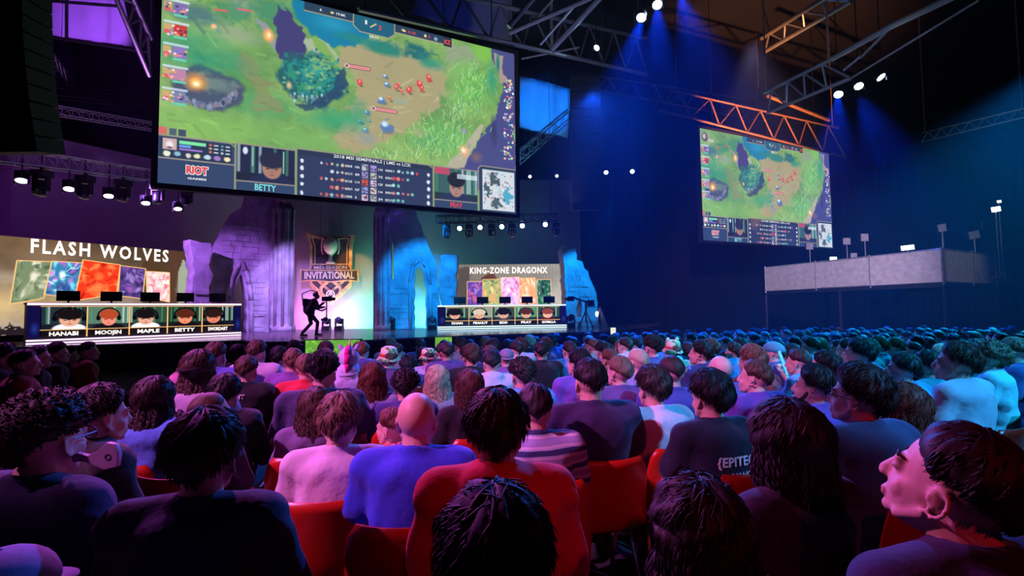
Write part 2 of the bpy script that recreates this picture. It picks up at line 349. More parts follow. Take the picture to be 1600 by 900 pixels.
# ------------------------------------------------------------------ the hall
STZ = 0.61
def floor_build():
    mb = MB(); ys = [-4, 1.5, 12.5, 44]
    vs = [(x, y, floor_z(y)) for y in ys for x in (-30, 34)]
    mb.add(vs, [(0, 1, 3, 2), (2, 3, 5, 4), (4, 5, 7, 6)])
    struct(obj('floor', mb, M['carpet']))
    for n, b in (('wall_back', ((2, 42, 9), (64, .3, 20))), ('wall_left', ((-30, 20, 9), (.3, 48, 20))), ('wall_right', ((34, 20, 9), (.3, 48, 20)))):
        struct(obj(n, MB().box(*b), M['blackcloth']))
    struct(obj('ceiling', MB().box((2, 20, 19.15), (64, 48, .3)), M['blackcloth']))
floor_build()
def stage_build():
    pts = [GP(x, y, STZ) for x, y in ((-260, 556), (38, 541.5), (377, 531.5), (400, 534), (560, 531.5), (750, 523), (890, 519), (960, 517.5))]
    poly = [(p.x, p.y) for p in pts] + [(9.5, 30.5), (-27, 30.5)]
    mb = MB(); n = len(poly); mb.add([(x, y, STZ) for x, y in poly] + [(x, y, STZ - .06) for x, y in poly], [tuple(range(n)), tuple(range(2 * n - 1, n - 1, -1))] + [(i, (i + 1) % n, n + (i + 1) % n, n + i) for i in range(n)])
    st = thing('stage_platform', 'raised stage platform with glossy dark deck reflecting pink and teal light', 'stage', (0, 0, 0))
    obj('deck', mb, M['stage'], st)
    mb = MB()
    for i in range(n - 2):
        (x0, y0), (x1, y1) = poly[i], poly[i + 1]; a = Vector((x0, y0 + .05, 0)); b = Vector((x1, y1 + .05, 0))
        mb.add([(a.x, a.y, -.33), (b.x, b.y, -.33), (b.x, b.y, STZ - .06), (a.x, a.y, STZ - .06), (a.x, a.y + .1, -.33), (b.x, b.y + .1, -.33), (b.x, b.y + .1, STZ - .06), (a.x, a.y + .1, STZ - .06)], [(0, 1, 2, 3), (7, 6, 5, 4), (0, 4, 5, 1), (3, 2, 6, 7)])
    obj('skirt', mb, M['riser'], st)
    # painted cloth behind the set
    bp = [(-27, 18.0), (-21.0, 19.5), (-17.2, 25.0), (-14.5, 27.6), (-11, 28.0), (-4, 28.0), (4.2, 28.3)]
    v = []; f = []; m = 14
    for i, (x, y) in enumerate(bp):
        for z in (STZ, 9.5): v.append((x, y, z)); v.append((x, y + .06, z))
    for i in range(len(bp) - 1):
        k = i * 4; f += [(k, k + 4, k + 6, k + 2), (k + 1, k + 3, k + 7, k + 5), (k + 2, k + 6, k + 7, k + 3), (k, k + 1, k + 5, k + 4)]
    f += [(0, 2, 3, 1), (4 * (len(bp) - 1), 4 * (len(bp) - 1) + 1, 4 * (len(bp) - 1) + 3, 4 * (len(bp) - 1) + 2)]
    o = obj('backdrop_cloth', MB().add(v, f), M['cloth'])
    tag(o, 'tall plain stage cloth behind the ruins, washed purple to teal', 'backdrop')
stage_build()

# ------------------------------------------------------------------ ruined scenery
def rough(pts, amp, seed, zmin):
    """break the straight edges of a broken wall; points on the ground stay"""
    r = random.Random(seed); out = []
    for i in range(len(pts)):
        a, b = pts[i], pts[(i + 1) % len(pts)]; L = math.hypot(b[0] - a[0], b[1] - a[1]); n = max(1, int(L / .22)); out.append(a)
        if min(a[1], b[1]) <= zmin + .02 and abs(a[1] - b[1]) < .05: continue
        for k in range(1, n):
            t = k / n; out.append((a[0] + (b[0] - a[0]) * t + r.uniform(-amp, amp), max(zmin, a[1] + (b[1] - a[1]) * t + r.uniform(-amp, amp))))
    return out
def masonry(mb, x0, x1, z0, z1, inside, seed, y=-.02):
    """raised irregular blocks over a wall face"""
    r = random.Random(seed); z = z0
    while z < z1:
        h = r.uniform(.22, .34); x = x0 - r.random() * .3
        while x < x1:
            w_ = r.uniform(.35, .7)
            if r.random() < .85 and inside(x + w_ / 2, z + h / 2, w_ * .5, h * .5): mb.box((x + w_ / 2, y - r.uniform(0, .035), z + h / 2), (w_ - .025, .09, h - .025))
            x += w_
        z += h
def in_poly(p, pts):
    x, y = p; c = False; n = len(pts)
    for i in range(n):
        (x0, y0), (x1, y1) = pts[i], pts[(i + 1) % n]
        if (y0 > y) != (y1 > y) and x < (x1 - x0) * (y - y0) / (y1 - y0) + x0: c = not c
    return c
def ruin(name, label, a, b, px, t, seed, holes=(), amp=.05, arch=None):
    pl = Pl(a, b, STZ); cv = lambda q: [(lambda c: (c[0], max(0.0, c[1] if y < 509 else 0.0)))(pl(x, y)) for x, y in q]
    root = thing(name, label, 'stage set', (pl.o.x, pl.o.y, STZ), pl.rz)
    out = rough(cv(px), amp, seed, 0.0); hs = [cv(h) for h in holes]
    link('wall_slab', outline([out] + hs, t, 'wall_slab', .02), M['stone'], root)
    mb = MB(); bx = [p[0] for p in out]; bz = [p[1] for p in out]
    def inside(x, z, hw, hh):
        for dx in (-hw, 0, hw):
            for dz in (-hh, 0, hh):
                if not in_poly((x + dx, z + dz), out) or any(in_poly((x + dx, z + dz), h) for h in hs): return False
        return True
    masonry(mb, min(bx), max(bx), 0.02, max(bz), inside, seed, -t / 2 - .01)
    obj('stone_courses', mb, M['stone'], root)
    return root, pl, cv
r_, pl_, cv_ = ruin('ruined_arch_wall', 'tall purple-lit ruined stone wall with a pointed doorway left of the gold emblem', P(331, 520, 23.6), P(418, 518, 25.2),
    [(331, 520), (330, 420), (333, 385), (342, 365), (352, 348), (360, 336), (370, 329), (381, 327), (382, 300), (384, 280), (436, 280), (424, 330), (419, 350), (418, 520), (384, 520), (384, 470), (380, 446), (375, 428), (368, 440), (362, 462), (361, 520)], .7, 1)
def moulding(pl, cv, root, pts, r=.09, off=-.42, name='arch_moulding'):
    q = cv(pts); mb = MB(); mb.path([Vector((x, off, z)) for x, z in q], r, 8)
    for x, z in q: mb.ell((x, off, z), r, nu=8, nv=6)
    obj(name, mb, M['stone'], root, smooth=True)
moulding(pl_, cv_, r_, [(355, 520), (355, 462), (360, 436), (367, 420), (375, 411), (382, 424), (387, 445), (390, 470), (390, 520)], .11)
def column(name, label, base, wpx, topy, basepx, seed):
    """a clustered fluted pier"""
    rad = wpx / 2 / FPX * base.y; H = P(basepx, topy, base.y).z - STZ
    root = thing(name, label, 'stage set', (base.x, base.y, STZ))
    mb = MB(); r = random.Random(seed)
    prof = [(1.12, 0), (1.12, .25), (1.02, .32), (.95, .4), (.92, H * .5), (.9, H - .6), (1.0, H - .5), (1.06, H - .35), (.94, H - .25), (.7, H - .1), (.3, H)]
    n = 48; vs = []
    for q, z in prof:
        for i in range(n):
            a = 2 * math.pi * i / n; fl = 1 + (.10 * math.cos(a * 8) + .04 * math.cos(a * 16) if .3 < z < H - .55 else 0); jag = (r.uniform(-.25, .12) if z > H - .3 else 0)
            vs.append((rad * q * fl * math.cos(a), rad * q * fl * math.sin(a) * .8, z + jag))
    fs = [(j * n + i, j * n + (i + 1) % n, (j + 1) * n + (i + 1) % n, (j + 1) * n + i) for j in range(len(prof) - 1) for i in range(n)] + [tuple((len(prof) - 1) * n + i for i in range(n)), tuple(range(n - 1, -1, -1))]
    mb.add(vs, fs); obj('shaft', mb, M['stone'], root, smooth=True)
    mb = MB()
    for k in (-.95, .95, -.35, .35): mb.tube((rad * k, -rad * .75 * (1.3 - abs(k)), 0), (rad * k, -rad * .75 * (1.3 - abs(k)), H - r.uniform(.2, .8)), rad * .13, n=10)
    obj('shaft_rib', mb, M['stone'], root, smooth=True)
    return root
column('ruined_pier', 'clustered stone pier lit purple, just left of the gold emblem', P(441, 518, 25.0), 34, 318, 441, 3)
column('ruined_pier', 'clustered stone pier lit bright blue, right of the gold emblem', P(597, 517, 25.0), 24, 322, 597, 5)
ruin('broken_wall_stump', 'narrow broken wall lit violet beside the left display wall', P(292, 520, 21.6), P(326, 520, 22.4),
     [(300, 520), (296, 450), (297, 405), (292, 376), (324, 381), (325, 397), (321, 415), (327, 430), (321, 447), (325, 475), (325, 520)], .6, 7, amp=.07)
r_, pl_, cv_ = ruin('ruined_arch_wall', 'tall blue-lit ruined stone wall with slit window and doorway right of the gold emblem', P(603, 517, 25.8), P(690, 516, 26.3),
    [(603, 517), (603, 318), (648, 318), (655, 350), (667, 380), (677, 402), (683, 420), (685, 460), (691, 516), (667, 516), (666, 448), (662, 426), (656, 416), (650, 422), (647, 445), (648, 516)], .7, 11,
    holes=[[(611, 437), (611, 374), (616, 384), (617, 437)]])
moulding(pl_, cv_, r_, [(642, 516), (641, 442), (646, 416), (656, 406), (667, 418), (672, 446), (673, 516)], .10)
ruin('broken_wall_stump', 'short broken pier lit blue beside the smaller display wall', P(688, 516, 26.4), P(716, 516, 26.4),
     [(692, 516), (692, 480), (688, 460), (688, 440), (690, 425), (689, 400), (715, 400), (716, 420), (712, 432), (713, 460), (711, 480), (711, 516)], .6, 13, amp=.08)
ruin('stepped_ruin', 'stepped ruined tower lit blue at the stage end beside the camera crane', P(876, 512, 26.0), P(932, 511, 26.6),
     [(882, 511), (880, 445), (876, 392), (879, 383), (888, 379), (896, 381), (897, 407), (906, 410), (909, 420), (915, 425), (922, 445), (928, 460), (929, 480), (932, 511), (906, 511), (906, 475), (902, 462), (898, 475), (898, 511)], .6, 17, amp=.05)

# ------------------------------------------------------------------ emblem
def emblem():
    pl = Pl(P(470, 500, 27.1), P(570, 500, 27.3), 0.0); e = lambda x, y: pl(260 + x / 4, 300 + y / 4)
    root = thing('shield_emblem', 'gold and bronze shield emblem with trophy hanging against the lit cloth', 'emblem', (pl.o.x, pl.o.y, 0), pl.rz)
    sh = [(880, 252), (905, 268), (960, 276), (1030, 278), (1100, 276), (1150, 270), (1174, 272), (1170, 300), (1160, 322), (1160, 590), (1030, 702), (902, 590), (902, 330), (885, 290)]
    S_ = [e(*p) for p in sh]; c = (sum(p[0] for p in S_) / len(S_), sum(p[1] for p in S_) / len(S_))
    inn = [(c[0] + (x - c[0]) * .88, c[1] + (z - c[1]) * .92) for x, z in S_]
    link('shield_border', outline([S_, inn], .16, 'shield_border', .03), M['gold'], root)
    link('shield_field', outline([[(c[0] + (x - c[0]) * .9, c[1] + (z - c[1]) * .94) for x, z in S_]], .06, 'shield_field', .01), M['iron'], root)
    i2 = lambda k: [(c[0] + (x - c[0]) * k, c[1] + (z - c[1]) * k) for x, z in S_]
    link('inner_border', outline([i2(.80), i2(.75)], .12, 'inner_border', .01), M['gold'], root)
    # trophy: lathe of a round cup with open handles
    tx, tz = e(1030, 450); th = e(1030, 275)[1] - tz; r0 = (e(1075, 300)[0] - e(985, 300)[0]) / 2
    mb = MB(); mb.lathe([(.62 * r0, 0), (.62 * r0, .05 * th), (.28 * r0, .12 * th), (.22 * r0, .3 * th), (.5 * r0, .36 * th), (.86 * r0, .48 * th), (r0, .66 * th), (.9 * r0, .8 * th), (.55 * r0, .9 * th), (.15 * r0, th)], (tx, -.12, tz), 24)
    obj('trophy', mb, M['cream'], root, smooth=True)
    for k in (-1, 1):
        mb = MB(); mb.path([(tx + k * r0 * math.cos(a) * .25 + k * r0 * .98, -.16, tz + th * (.62 + .28 * math.sin(a))) for a in [R(x) for x in range(-90, 100, 20)]], .035, 6)
        obj('trophy_handle', mb, M['cream'], root, smooth=True)
    bn = [e(*p) for p in ((852, 488), (868, 494), (1186, 494), (1200, 488), (1200, 556), (1150, 550), (1030, 560), (905, 550), (852, 556))]; up = [e(*p) for p in ((905, 490), (922, 456), (1142, 456), (1158, 490))]
    grow = lambda pts, dx, dz: (lambda mx, mz: [(x + (dx if x > mx else -dx), z + (dz if z > mz else -dz)) for x, z in pts])(sum(p[0] for p in pts) / len(pts), sum(p[1] for p in pts) / len(pts))
    for nm, pts, y in (('name_banner', bn, -.14), ('upper_plate', up, -.10)):
        link(nm, outline([pts], .1, nm, .01), M['iron'], root, loc=(0, y, 0)); link(nm + '_edge', outline([grow(pts, .06, .05), pts], .16, nm + '_edge', .01), M['gold'], root, loc=(0, y, 0))
    x0, z0 = e(930, 484); x1, _ = e(1134, 484); letter('MID-SEASON', e(918, 464)[1] - z0, M['cream'], root, (x0, -.20, z0), width=x1 - x0, ext=.01, bold=.015)
    x0, z0 = e(872, 544); x1, _ = e(1182, 544); letter('INVITATIONAL', e(868, 500)[1] - z0, M['cream'], root, (x0, -.24, z0), width=x1 - x0, ext=.01, bold=.03)
    # laurel and round badge beneath the banner
    cx, cz = e(1030, 640); rr = e(1062, 640)[0] - cx
    for k in (-1, 1):
        mb = MB()
        for j in range(9):
            a = R(-60 + j * 16); px_ = cx + k * rr * 1.9 * math.cos(a); pz = cz + rr * .9 + rr * 1.5 * math.sin(a)
            mb.ell((px_, -.10, pz), (.16, .04, .07), Matrix.Rotation(-(a + R(60)) * k, 3, 'Y'), 8, 6)
        obj('laurel', mb, M['gold'], root, smooth=True)
    mb = MB()
    for j in range(28):
        a, b = [2 * math.pi * (j + q) / 28 for q in (0, 1)]; mb.tube((cx + rr * .75 * math.cos(a), -.13, cz + rr * .75 * math.sin(a)), (cx + rr * .75 * math.cos(b), -.13, cz + rr * .75 * math.sin(b)), .04, n=6)
    mb.box((cx, -.11, cz + .09), (.05, .05, .34)); mb.box((cx - .1, -.11, cz), (.05, .05, .34), Matrix.Rotation(R(28), 3, 'Y')); mb.box((cx + .1, -.11, cz), (.05, .05, .34), Matrix.Rotation(R(-28), 3, 'Y'))
    obj('round_badge', mb, M['cream'], root)
    mb = MB(); zt = max(p[1] for p in S_)
    for k in (.28, .72): xx = S_[0][0] * (1 - k) + S_[6][0] * k; mb.tube((xx, 0, zt - .3), (xx, 0, ZR), .012, n=6)
    obj('hanging_wire', mb, M['dark'], root)
emblem()

# ------------------------------------------------------------------ lit display walls
def quad_map(me, W, H, c4, y):
    (a, b, c, d) = [Vector(q) for q in c4]   # bl, br, tr, tl in x,z
    n = len(me.vertices); co = np.zeros(n * 3); me.vertices.foreach_get('co', co); co = co.reshape(-1, 3); u = co[:, 0:1] / W; v = co[:, 2:3] / H
    A, B, C_, D = [np.array(q) for q in (a, b, c, d)]; p = (1 - v) * ((1 - u) * A + u * B) + v * ((1 - u) * D + u * C_)
    me.vertices.foreach_set('co', np.stack([p[:, 0], np.full(n, y), p[:, 1]], 1).ravel()); me.update()
def poster(root, pl, corners, pal, seed, name='poster', off=-.05):
    """abstract painted picture: broad strokes of light and dark colour"""
    c = Canvas(44, 56, 1, 1.25, pal[0]); r = random.Random(seed)
    for i in range(46):
        col = pal[r.randrange(len(pal))]; c.ell(r.random(), r.random() * 1.25, r.uniform(.05, .30), r.uniform(.03, .12), col, .7, r.uniform(-1.5, 1.5), al=.75, rag=.3)
    c.ell(.5 + r.uniform(-.1, .1), .75, .14, .22, pal[1], .6, .3, al=.9); c.ell(.5, .35, .25, .25, pal[-1], .6, al=.7)
    for i in range(16): x, y, a = r.random(), r.random() * 1.25, r.uniform(0, 3.1); c.line(x, y, x + .22 * math.cos(a), y + .22 * math.sin(a), .025, pal[r.randrange(len(pal))], .8)
    me = c.mesh(name); q = [pl(*p) for p in corners]; quad_map(me, 1, 1.25, [q[3], q[2], q[1], q[0]], off)
    o = link(name, me, SCR2, root)
    mb = MB()
    for i in range(4):
        a, b = q[i], q[(i + 1) % 4]; mb.bar((a[0], off, a[1]), (b[0], off, b[1]), .03, .03)
    obj('poster_frame', mb, TXO, o)
    return o
def display_wall(name, label, pl, x0, x1, z0, z1, paint, res, cells):
    root = thing(name, label, 'display', (pl.o.x, pl.o.y, 0), pl.rz)
    c = Canvas(int((x1 - x0) * res), int((z1 - z0) * res), x1 - x0, z1 - z0); paint(c, pl, x0, z0)
    me = c.mesh('display_surface'); o = link('display_surface', me, SCR2, root, loc=(x0, 0, z0))
    mb = MB(); mb.box(((x0 + x1) / 2, .13, (z0 + z1) / 2), (x1 - x0, .2, z1 - z0))
    n = int((x1 - x0) / 1.0)
    for i in range(n + 1): mb.box((x0 + .1 + (x1 - x0 - .2) * i / n, .3, (STZ + z1) / 2), (.06, .16, z1 - STZ))
    obj('cabinet_housing', mb, M['black'], root)
    return root
def paint_left(c, pl, x0, z0):
    Y = c.Y / c.H; n = fbm(c.w, c.h, 3, 21) - .5; X = c.X / c.W
    base = np.stack([.62 - .25 * Y + n * .25, .56 - .28 * Y + n * .22, .50 - .30 * Y + n * .2], -1); c.A = base
    c.A *= (1 - .45 * np.clip((X - .25) * 1.2, 0, 1) * np.clip(Y + .2, 0, 1))[..., None]
    c.ell(c.W * .12, c.H * .30, 3, .9, (.85, .72, .45), 1.0, .15, al=.7, rag=.2); c.ell(c.W * .1, c.H * .6, 2.6, .35, (.75, .7, .62), 1, -.1, al=.5, rag=.3)
    c.poly([(0, 0), (c.W, 0), (c.W, c.H * .16), (c.W * .7, c.H * .12), (c.W * .3, c.H * .1), (0, c.H * .05)], (.13, .09, .12), rag=.25)
    def px(a, b): x, z = pl(a, b); return (x - x0, z - z0)
    c.poly([px(225, 520), px(225, 400), px(240, 396), px(268, 400), px(266, 412), px(262, 520)], (.28, .20, .14), rag=.12)
    c.poly([px(262, 520), px(262, 392), px(296, 398), px(296, 420), px(290, 400), px(280, 412), px(276, 440), px(276, 520)], (.30, .20, .15), rag=.1)
    c.poly([px(278, 520), px(278, 425), px(286, 405), px(296, 420), px(296, 520)], (.55, .58, .50), rag=.03)
PLF = Pl(P(0, 370, 17.5), P(290, 395, 22.6), 0.0)
xa, za = PLF(-75, 360); xb, _ = PLF(297, 395)
FW = display_wall('display_wall', 'long lit display wall on the left of the stage showing the title FLASH WOLVES over five posters', PLF, xa, xb, .86, 4.62, paint_left, 26, 8)
def wall_title(s, pl, root, a, b, hy, spacing=1.3):
    x0, z0 = pl(*a); x1, _ = pl(*b); z1 = pl(a[0], hy)[1]
    me = text(s, z1 - z0, width=x1 - x0, bold=.035, spacing=spacing); link('title_lettering', me, TXW, root, loc=(x0, -.08, z0))
wall_title('FLASH WOLVES', PLF, FW, (47, 394.5), (262, 411.5), 372.5)
GRN = (.55, .58, .45); poster(FW, PLF, [(26, 407), (80, 409), (68, 466), (15, 475)], [(.42, .48, .36), (.85, .82, .74), (.25, .3, .24), (.6, .62, .5)], 1)
poster(FW, PLF, [(81, 408), (129, 411), (117, 466), (68, 460)], [(.2, .45, .6), (.9, 1, 1), (.5, .85, .95), (.75, .35, .75), (.15, .2, .45)], 2)
poster(FW, PLF, [(187, 415), (227, 420), (222, 467), (184, 462)], [(.28, .2, .45), (.6, .5, .75), (.12, .12, .25), (.5, .3, .6)], 4)
poster(FW, PLF, [(129, 406), (187, 414), (181, 460), (115, 470)], [(.85, .2, .1), (1, .4, .2), (.6, .08, .05), (1, .55, .3)], 3, off=-.07)
poster(FW, PLF, [(228, 424), (264, 426), (264, 472), (229, 465)], [(1, .75, .72), (1, .92, .9), (.9, .35, .45), (.8, .5, .6)], 5)
def paint_right(c, pl, x0, z0):
    Y = c.Y / c.H; n = fbm(c.w, c.h, 3, 31) - .5; X = c.X / c.W
    c.A = np.stack([.52 + .16 * X + n * .2, .50 + .15 * X + n * .2, .46 + .14 * X + n * .2], -1) * (1 - .2 * Y)[..., None]
    def px(a, b): x, z = pl(a, b); return (x - x0, z - z0)
    for a in range(728, 880, 5): c.line(*px(a, 412), *px(a, 440), .04, (.42, .36, .30), .5)
    c.poly([px(715, 520), px(715, 425), px(722, 418), px(734, 418), px(732, 520)], (.30, .27, .24), rag=.05)
    c.poly([px(750, 436), px(770, 424), px(778, 438)], (.35, .2, .14))
PLK = Pl(P(712, 470, 26.9), P(880, 470, 27.2), 0.0)
xa, z1 = PLK(714, 413.5); xb, _ = PLK(881, 412)
KW = display_wall('display_wall', 'smaller lit display wall right of the ruins showing the title KING-ZONE DRAGONX over five posters', PLK, xa, xb, 1.0, z1, paint_right, 26, 6)
wall_title('KING-ZONE DRAGONX', PLK, KW, (734.5, 427.5), (855, 425.5), 418, 1.15)
poster(KW, PLK, [(730, 440), (754, 440), (754, 478), (730, 478)], [(.35, .25, .6), (.6, .45, .8), (.15, .15, .35), (.8, .35, .5)], 6)
poster(KW, PLK, [(755, 437), (782, 436), (784, 478), (757, 478)], [(.6, .65, .4), (.85, .8, .55), (.35, .4, .25), (.9, .6, .4)], 7)
poster(KW, PLK, [(811, 435), (836, 434), (837, 478), (811, 478)], [(.95, .6, .4), (1, .8, .7), (.8, .35, .45), (1, .9, .8)], 9)
poster(KW, PLK, [(782, 434), (811, 433), (812, 478), (784, 478)], [(.95, .7, .85), (1, .9, .95), (.75, .3, .6), (.6, .5, .85)], 8, off=-.07)
poster(KW, PLK, [(838, 437), (860, 437), (862, 478), (840, 478)], [(.12, .35, .25), (.1, .15, .12), (.8, .75, .7), (.4, .6, .45)], 10)

# ------------------------------------------------------------------ player desks
def desk(name, label, a, b, ztop, names, looks, glow, mon_label, group, npx0, npx1):
    pl = Pl(a, b, STZ); L = pl.len; H = ztop - STZ
    root = thing(name, label, 'desk', (pl.o.x, pl.o.y, STZ), pl.rz)
    obj('desk_body', MB().box((L / 2, .5, H / 2), (L, .9, H - .04)), M['black'], root)
    obj('worktop', MB().box((L / 2, .48, H + .005), (L + .06, 1.0, .05)), M['black'], root)
    obj('top_light_strip', MB().box((L / 2, .0, H - .02), (L, .05, .07)), glow, root)
    for z in (.05, .15): obj('base_light_strip', MB().box((L / 2, -.02, z), (L, .06, .055)), glow, root)
    x0 = pl(npx0, 500)[0]; x1 = pl(npx1, 500)[0]; pw = (x1 - x0) / 5; zt = H - .11; zb = .23; zn = zb + (zt - zb) * .26
    for i in range(5):
        hair, skin, shirt, bg, seed, cx, hw = looks[i]
        c = Canvas(96, 60, 1.6, 1.0, bg); portrait(c, 0, .0, 1.6, 1.0, hair, skin, shirt, bg, True, seed, hw * 1.12, cx)
        me = c.mesh('player_portrait', pw - .05, zt - zn); o = link('player_portrait', me, SCR2, root, loc=(x0 + pw * i + .025, .02, zn))
        pt = obj('name_plate', MB().box((x0 + pw * (i + .5), .03, (zb + zn) / 2 - .01), (pw - .05, .03, zn - zb - .03)), M['plate'], root)
        letter(names[i], (zn - zb) * .5, TXW, pt, (x0 + pw * (i + .5), .005, zb + (zn - zb) * .22), align='C', bold=.04, width=min(pw * .62, pw * .115 * len(names[i])))
    mb = MB()
    for i in range(1, 5): mb.box((x0 + pw * i, .0, (zb + zt) / 2), (.03, .03, zt - zb))
    mb.box(((x0 + x1) / 2, .0, zn - .01), (x1 - x0, .03, .02)); mb.box(((x0 + x1) / 2, 0, zt + .015), (x1 - x0, .03, .02))
    obj('panel_divider', mb, TXO, root)
    for k, s in ((x0, -1), (L - x1, 1)):
        xx = 0 if s < 0 else x1
        c = Canvas(20, 40, 1, 2, (.05, .04, .22)); c.ell(.6, .6, .4, .5, (.12, .2, .5), .9, al=.8); me = c.mesh('end_panel', max(.05, k), zt - zb); link('end_panel', me, SCR2, root, loc=(xx, .02, zb))
    # monitors standing on the desk seen from behind
    first = None; cnt = 0
    for i in range(5):
        m = thing('monitor', mon_label % ['first', 'second', 'third', 'fourth', 'fifth'][i], 'monitor', pl.W(x0 + pw * (i + .62), .55, H + .032), pl.rz + R([4, -3, 2, 5, -4][i]), group) if first is None else copy_thing(first, ft, mon_label % ['first', 'second', 'third', 'fourth', 'fifth'][i])
        if first is None:
            obj('stand', MB().box((0, 0, .01), (.28, .2, .02)).box((0, .0, .09), (.06, .03, .16)), M['dark'], m)
            obj('rear_shell', MB().box((0, .02, .25), (.62, .03, .36)).box((0, -.01, .25), (.3, .03, .2)), M['black'], m)
            first = m; ft = tree(m)
        else: m.location = pl.W(x0 + pw * (i + .62), .55, H + .032); m.rotation_euler.z = pl.rz + R([4, -3, 2, 5, -4][i])
    return root, pl
M['plate'] = mat('name_plate_grey', (.05, .045, .06), .6)
SK = (.80, .58, .48); BK = (.07, .05, .06); BR = (.30, .12, .07); GR = (.16, .26, .20)
desk('player_desk', 'long player desk on the left with pink light strips and five portraits', P(40, 539.5, 15.4), P(376, 530.5, 20.3), 1.99, ['HANABI', 'MOOJIN', 'MAPLE', 'BETTY', 'SWORDART'],
     [(BK, SK, (.85, .82, .85), (.12, .16, .2), 1, .62, .44), ((.62, .24, .14), (.85, .5, .42), (.06, .05, .08), (.3, .42, .35), 2, .5, .34), (BK, SK, (.9, .88, .9), GR, 3, .42, .40), (BR, (.85, .5, .38), (.08, .05, .06), (.1, .2, .14), 4, .5, .40), ((.14, .08, .07), (.8, .45, .35), (.05, .04, .07), (.08, .12, .14), 5, .35, .42)],
     LEDW, 'black monitor seen from behind, %s from the left on the pink-lit desk', 'monitors on the pink-lit desk', 63, 365)
desk('player_desk', 'shorter-looking player desk on the right with white light strips and five portraits', P(683.7, 520.5, 24.3), P(885, 517.5, 25.1), 1.86, ['KHAN', 'PEANUT', 'BDD', 'PRAY', 'GORILLA'],
     [(BK, SK, (.08, .08, .1), GR, 6, .4, .42), ((.75, .68, .6), SK, (.1, .08, .1), (.5, .55, .5), 7, .45, .42), (BK, SK, (.2, .2, .22), GR, 8, .5, .42), (BR, SK, (.1, .2, .12), (.3, .5, .35), 9, .5, .40), ((.5, .22, .12), (.9, .65, .55), (.3, .1, .1), GR, 10, .45, .40)],
     LEDC, 'black monitor seen from behind, %s from the left on the white-lit desk', 'monitors on the white-lit desk', 696, 875)
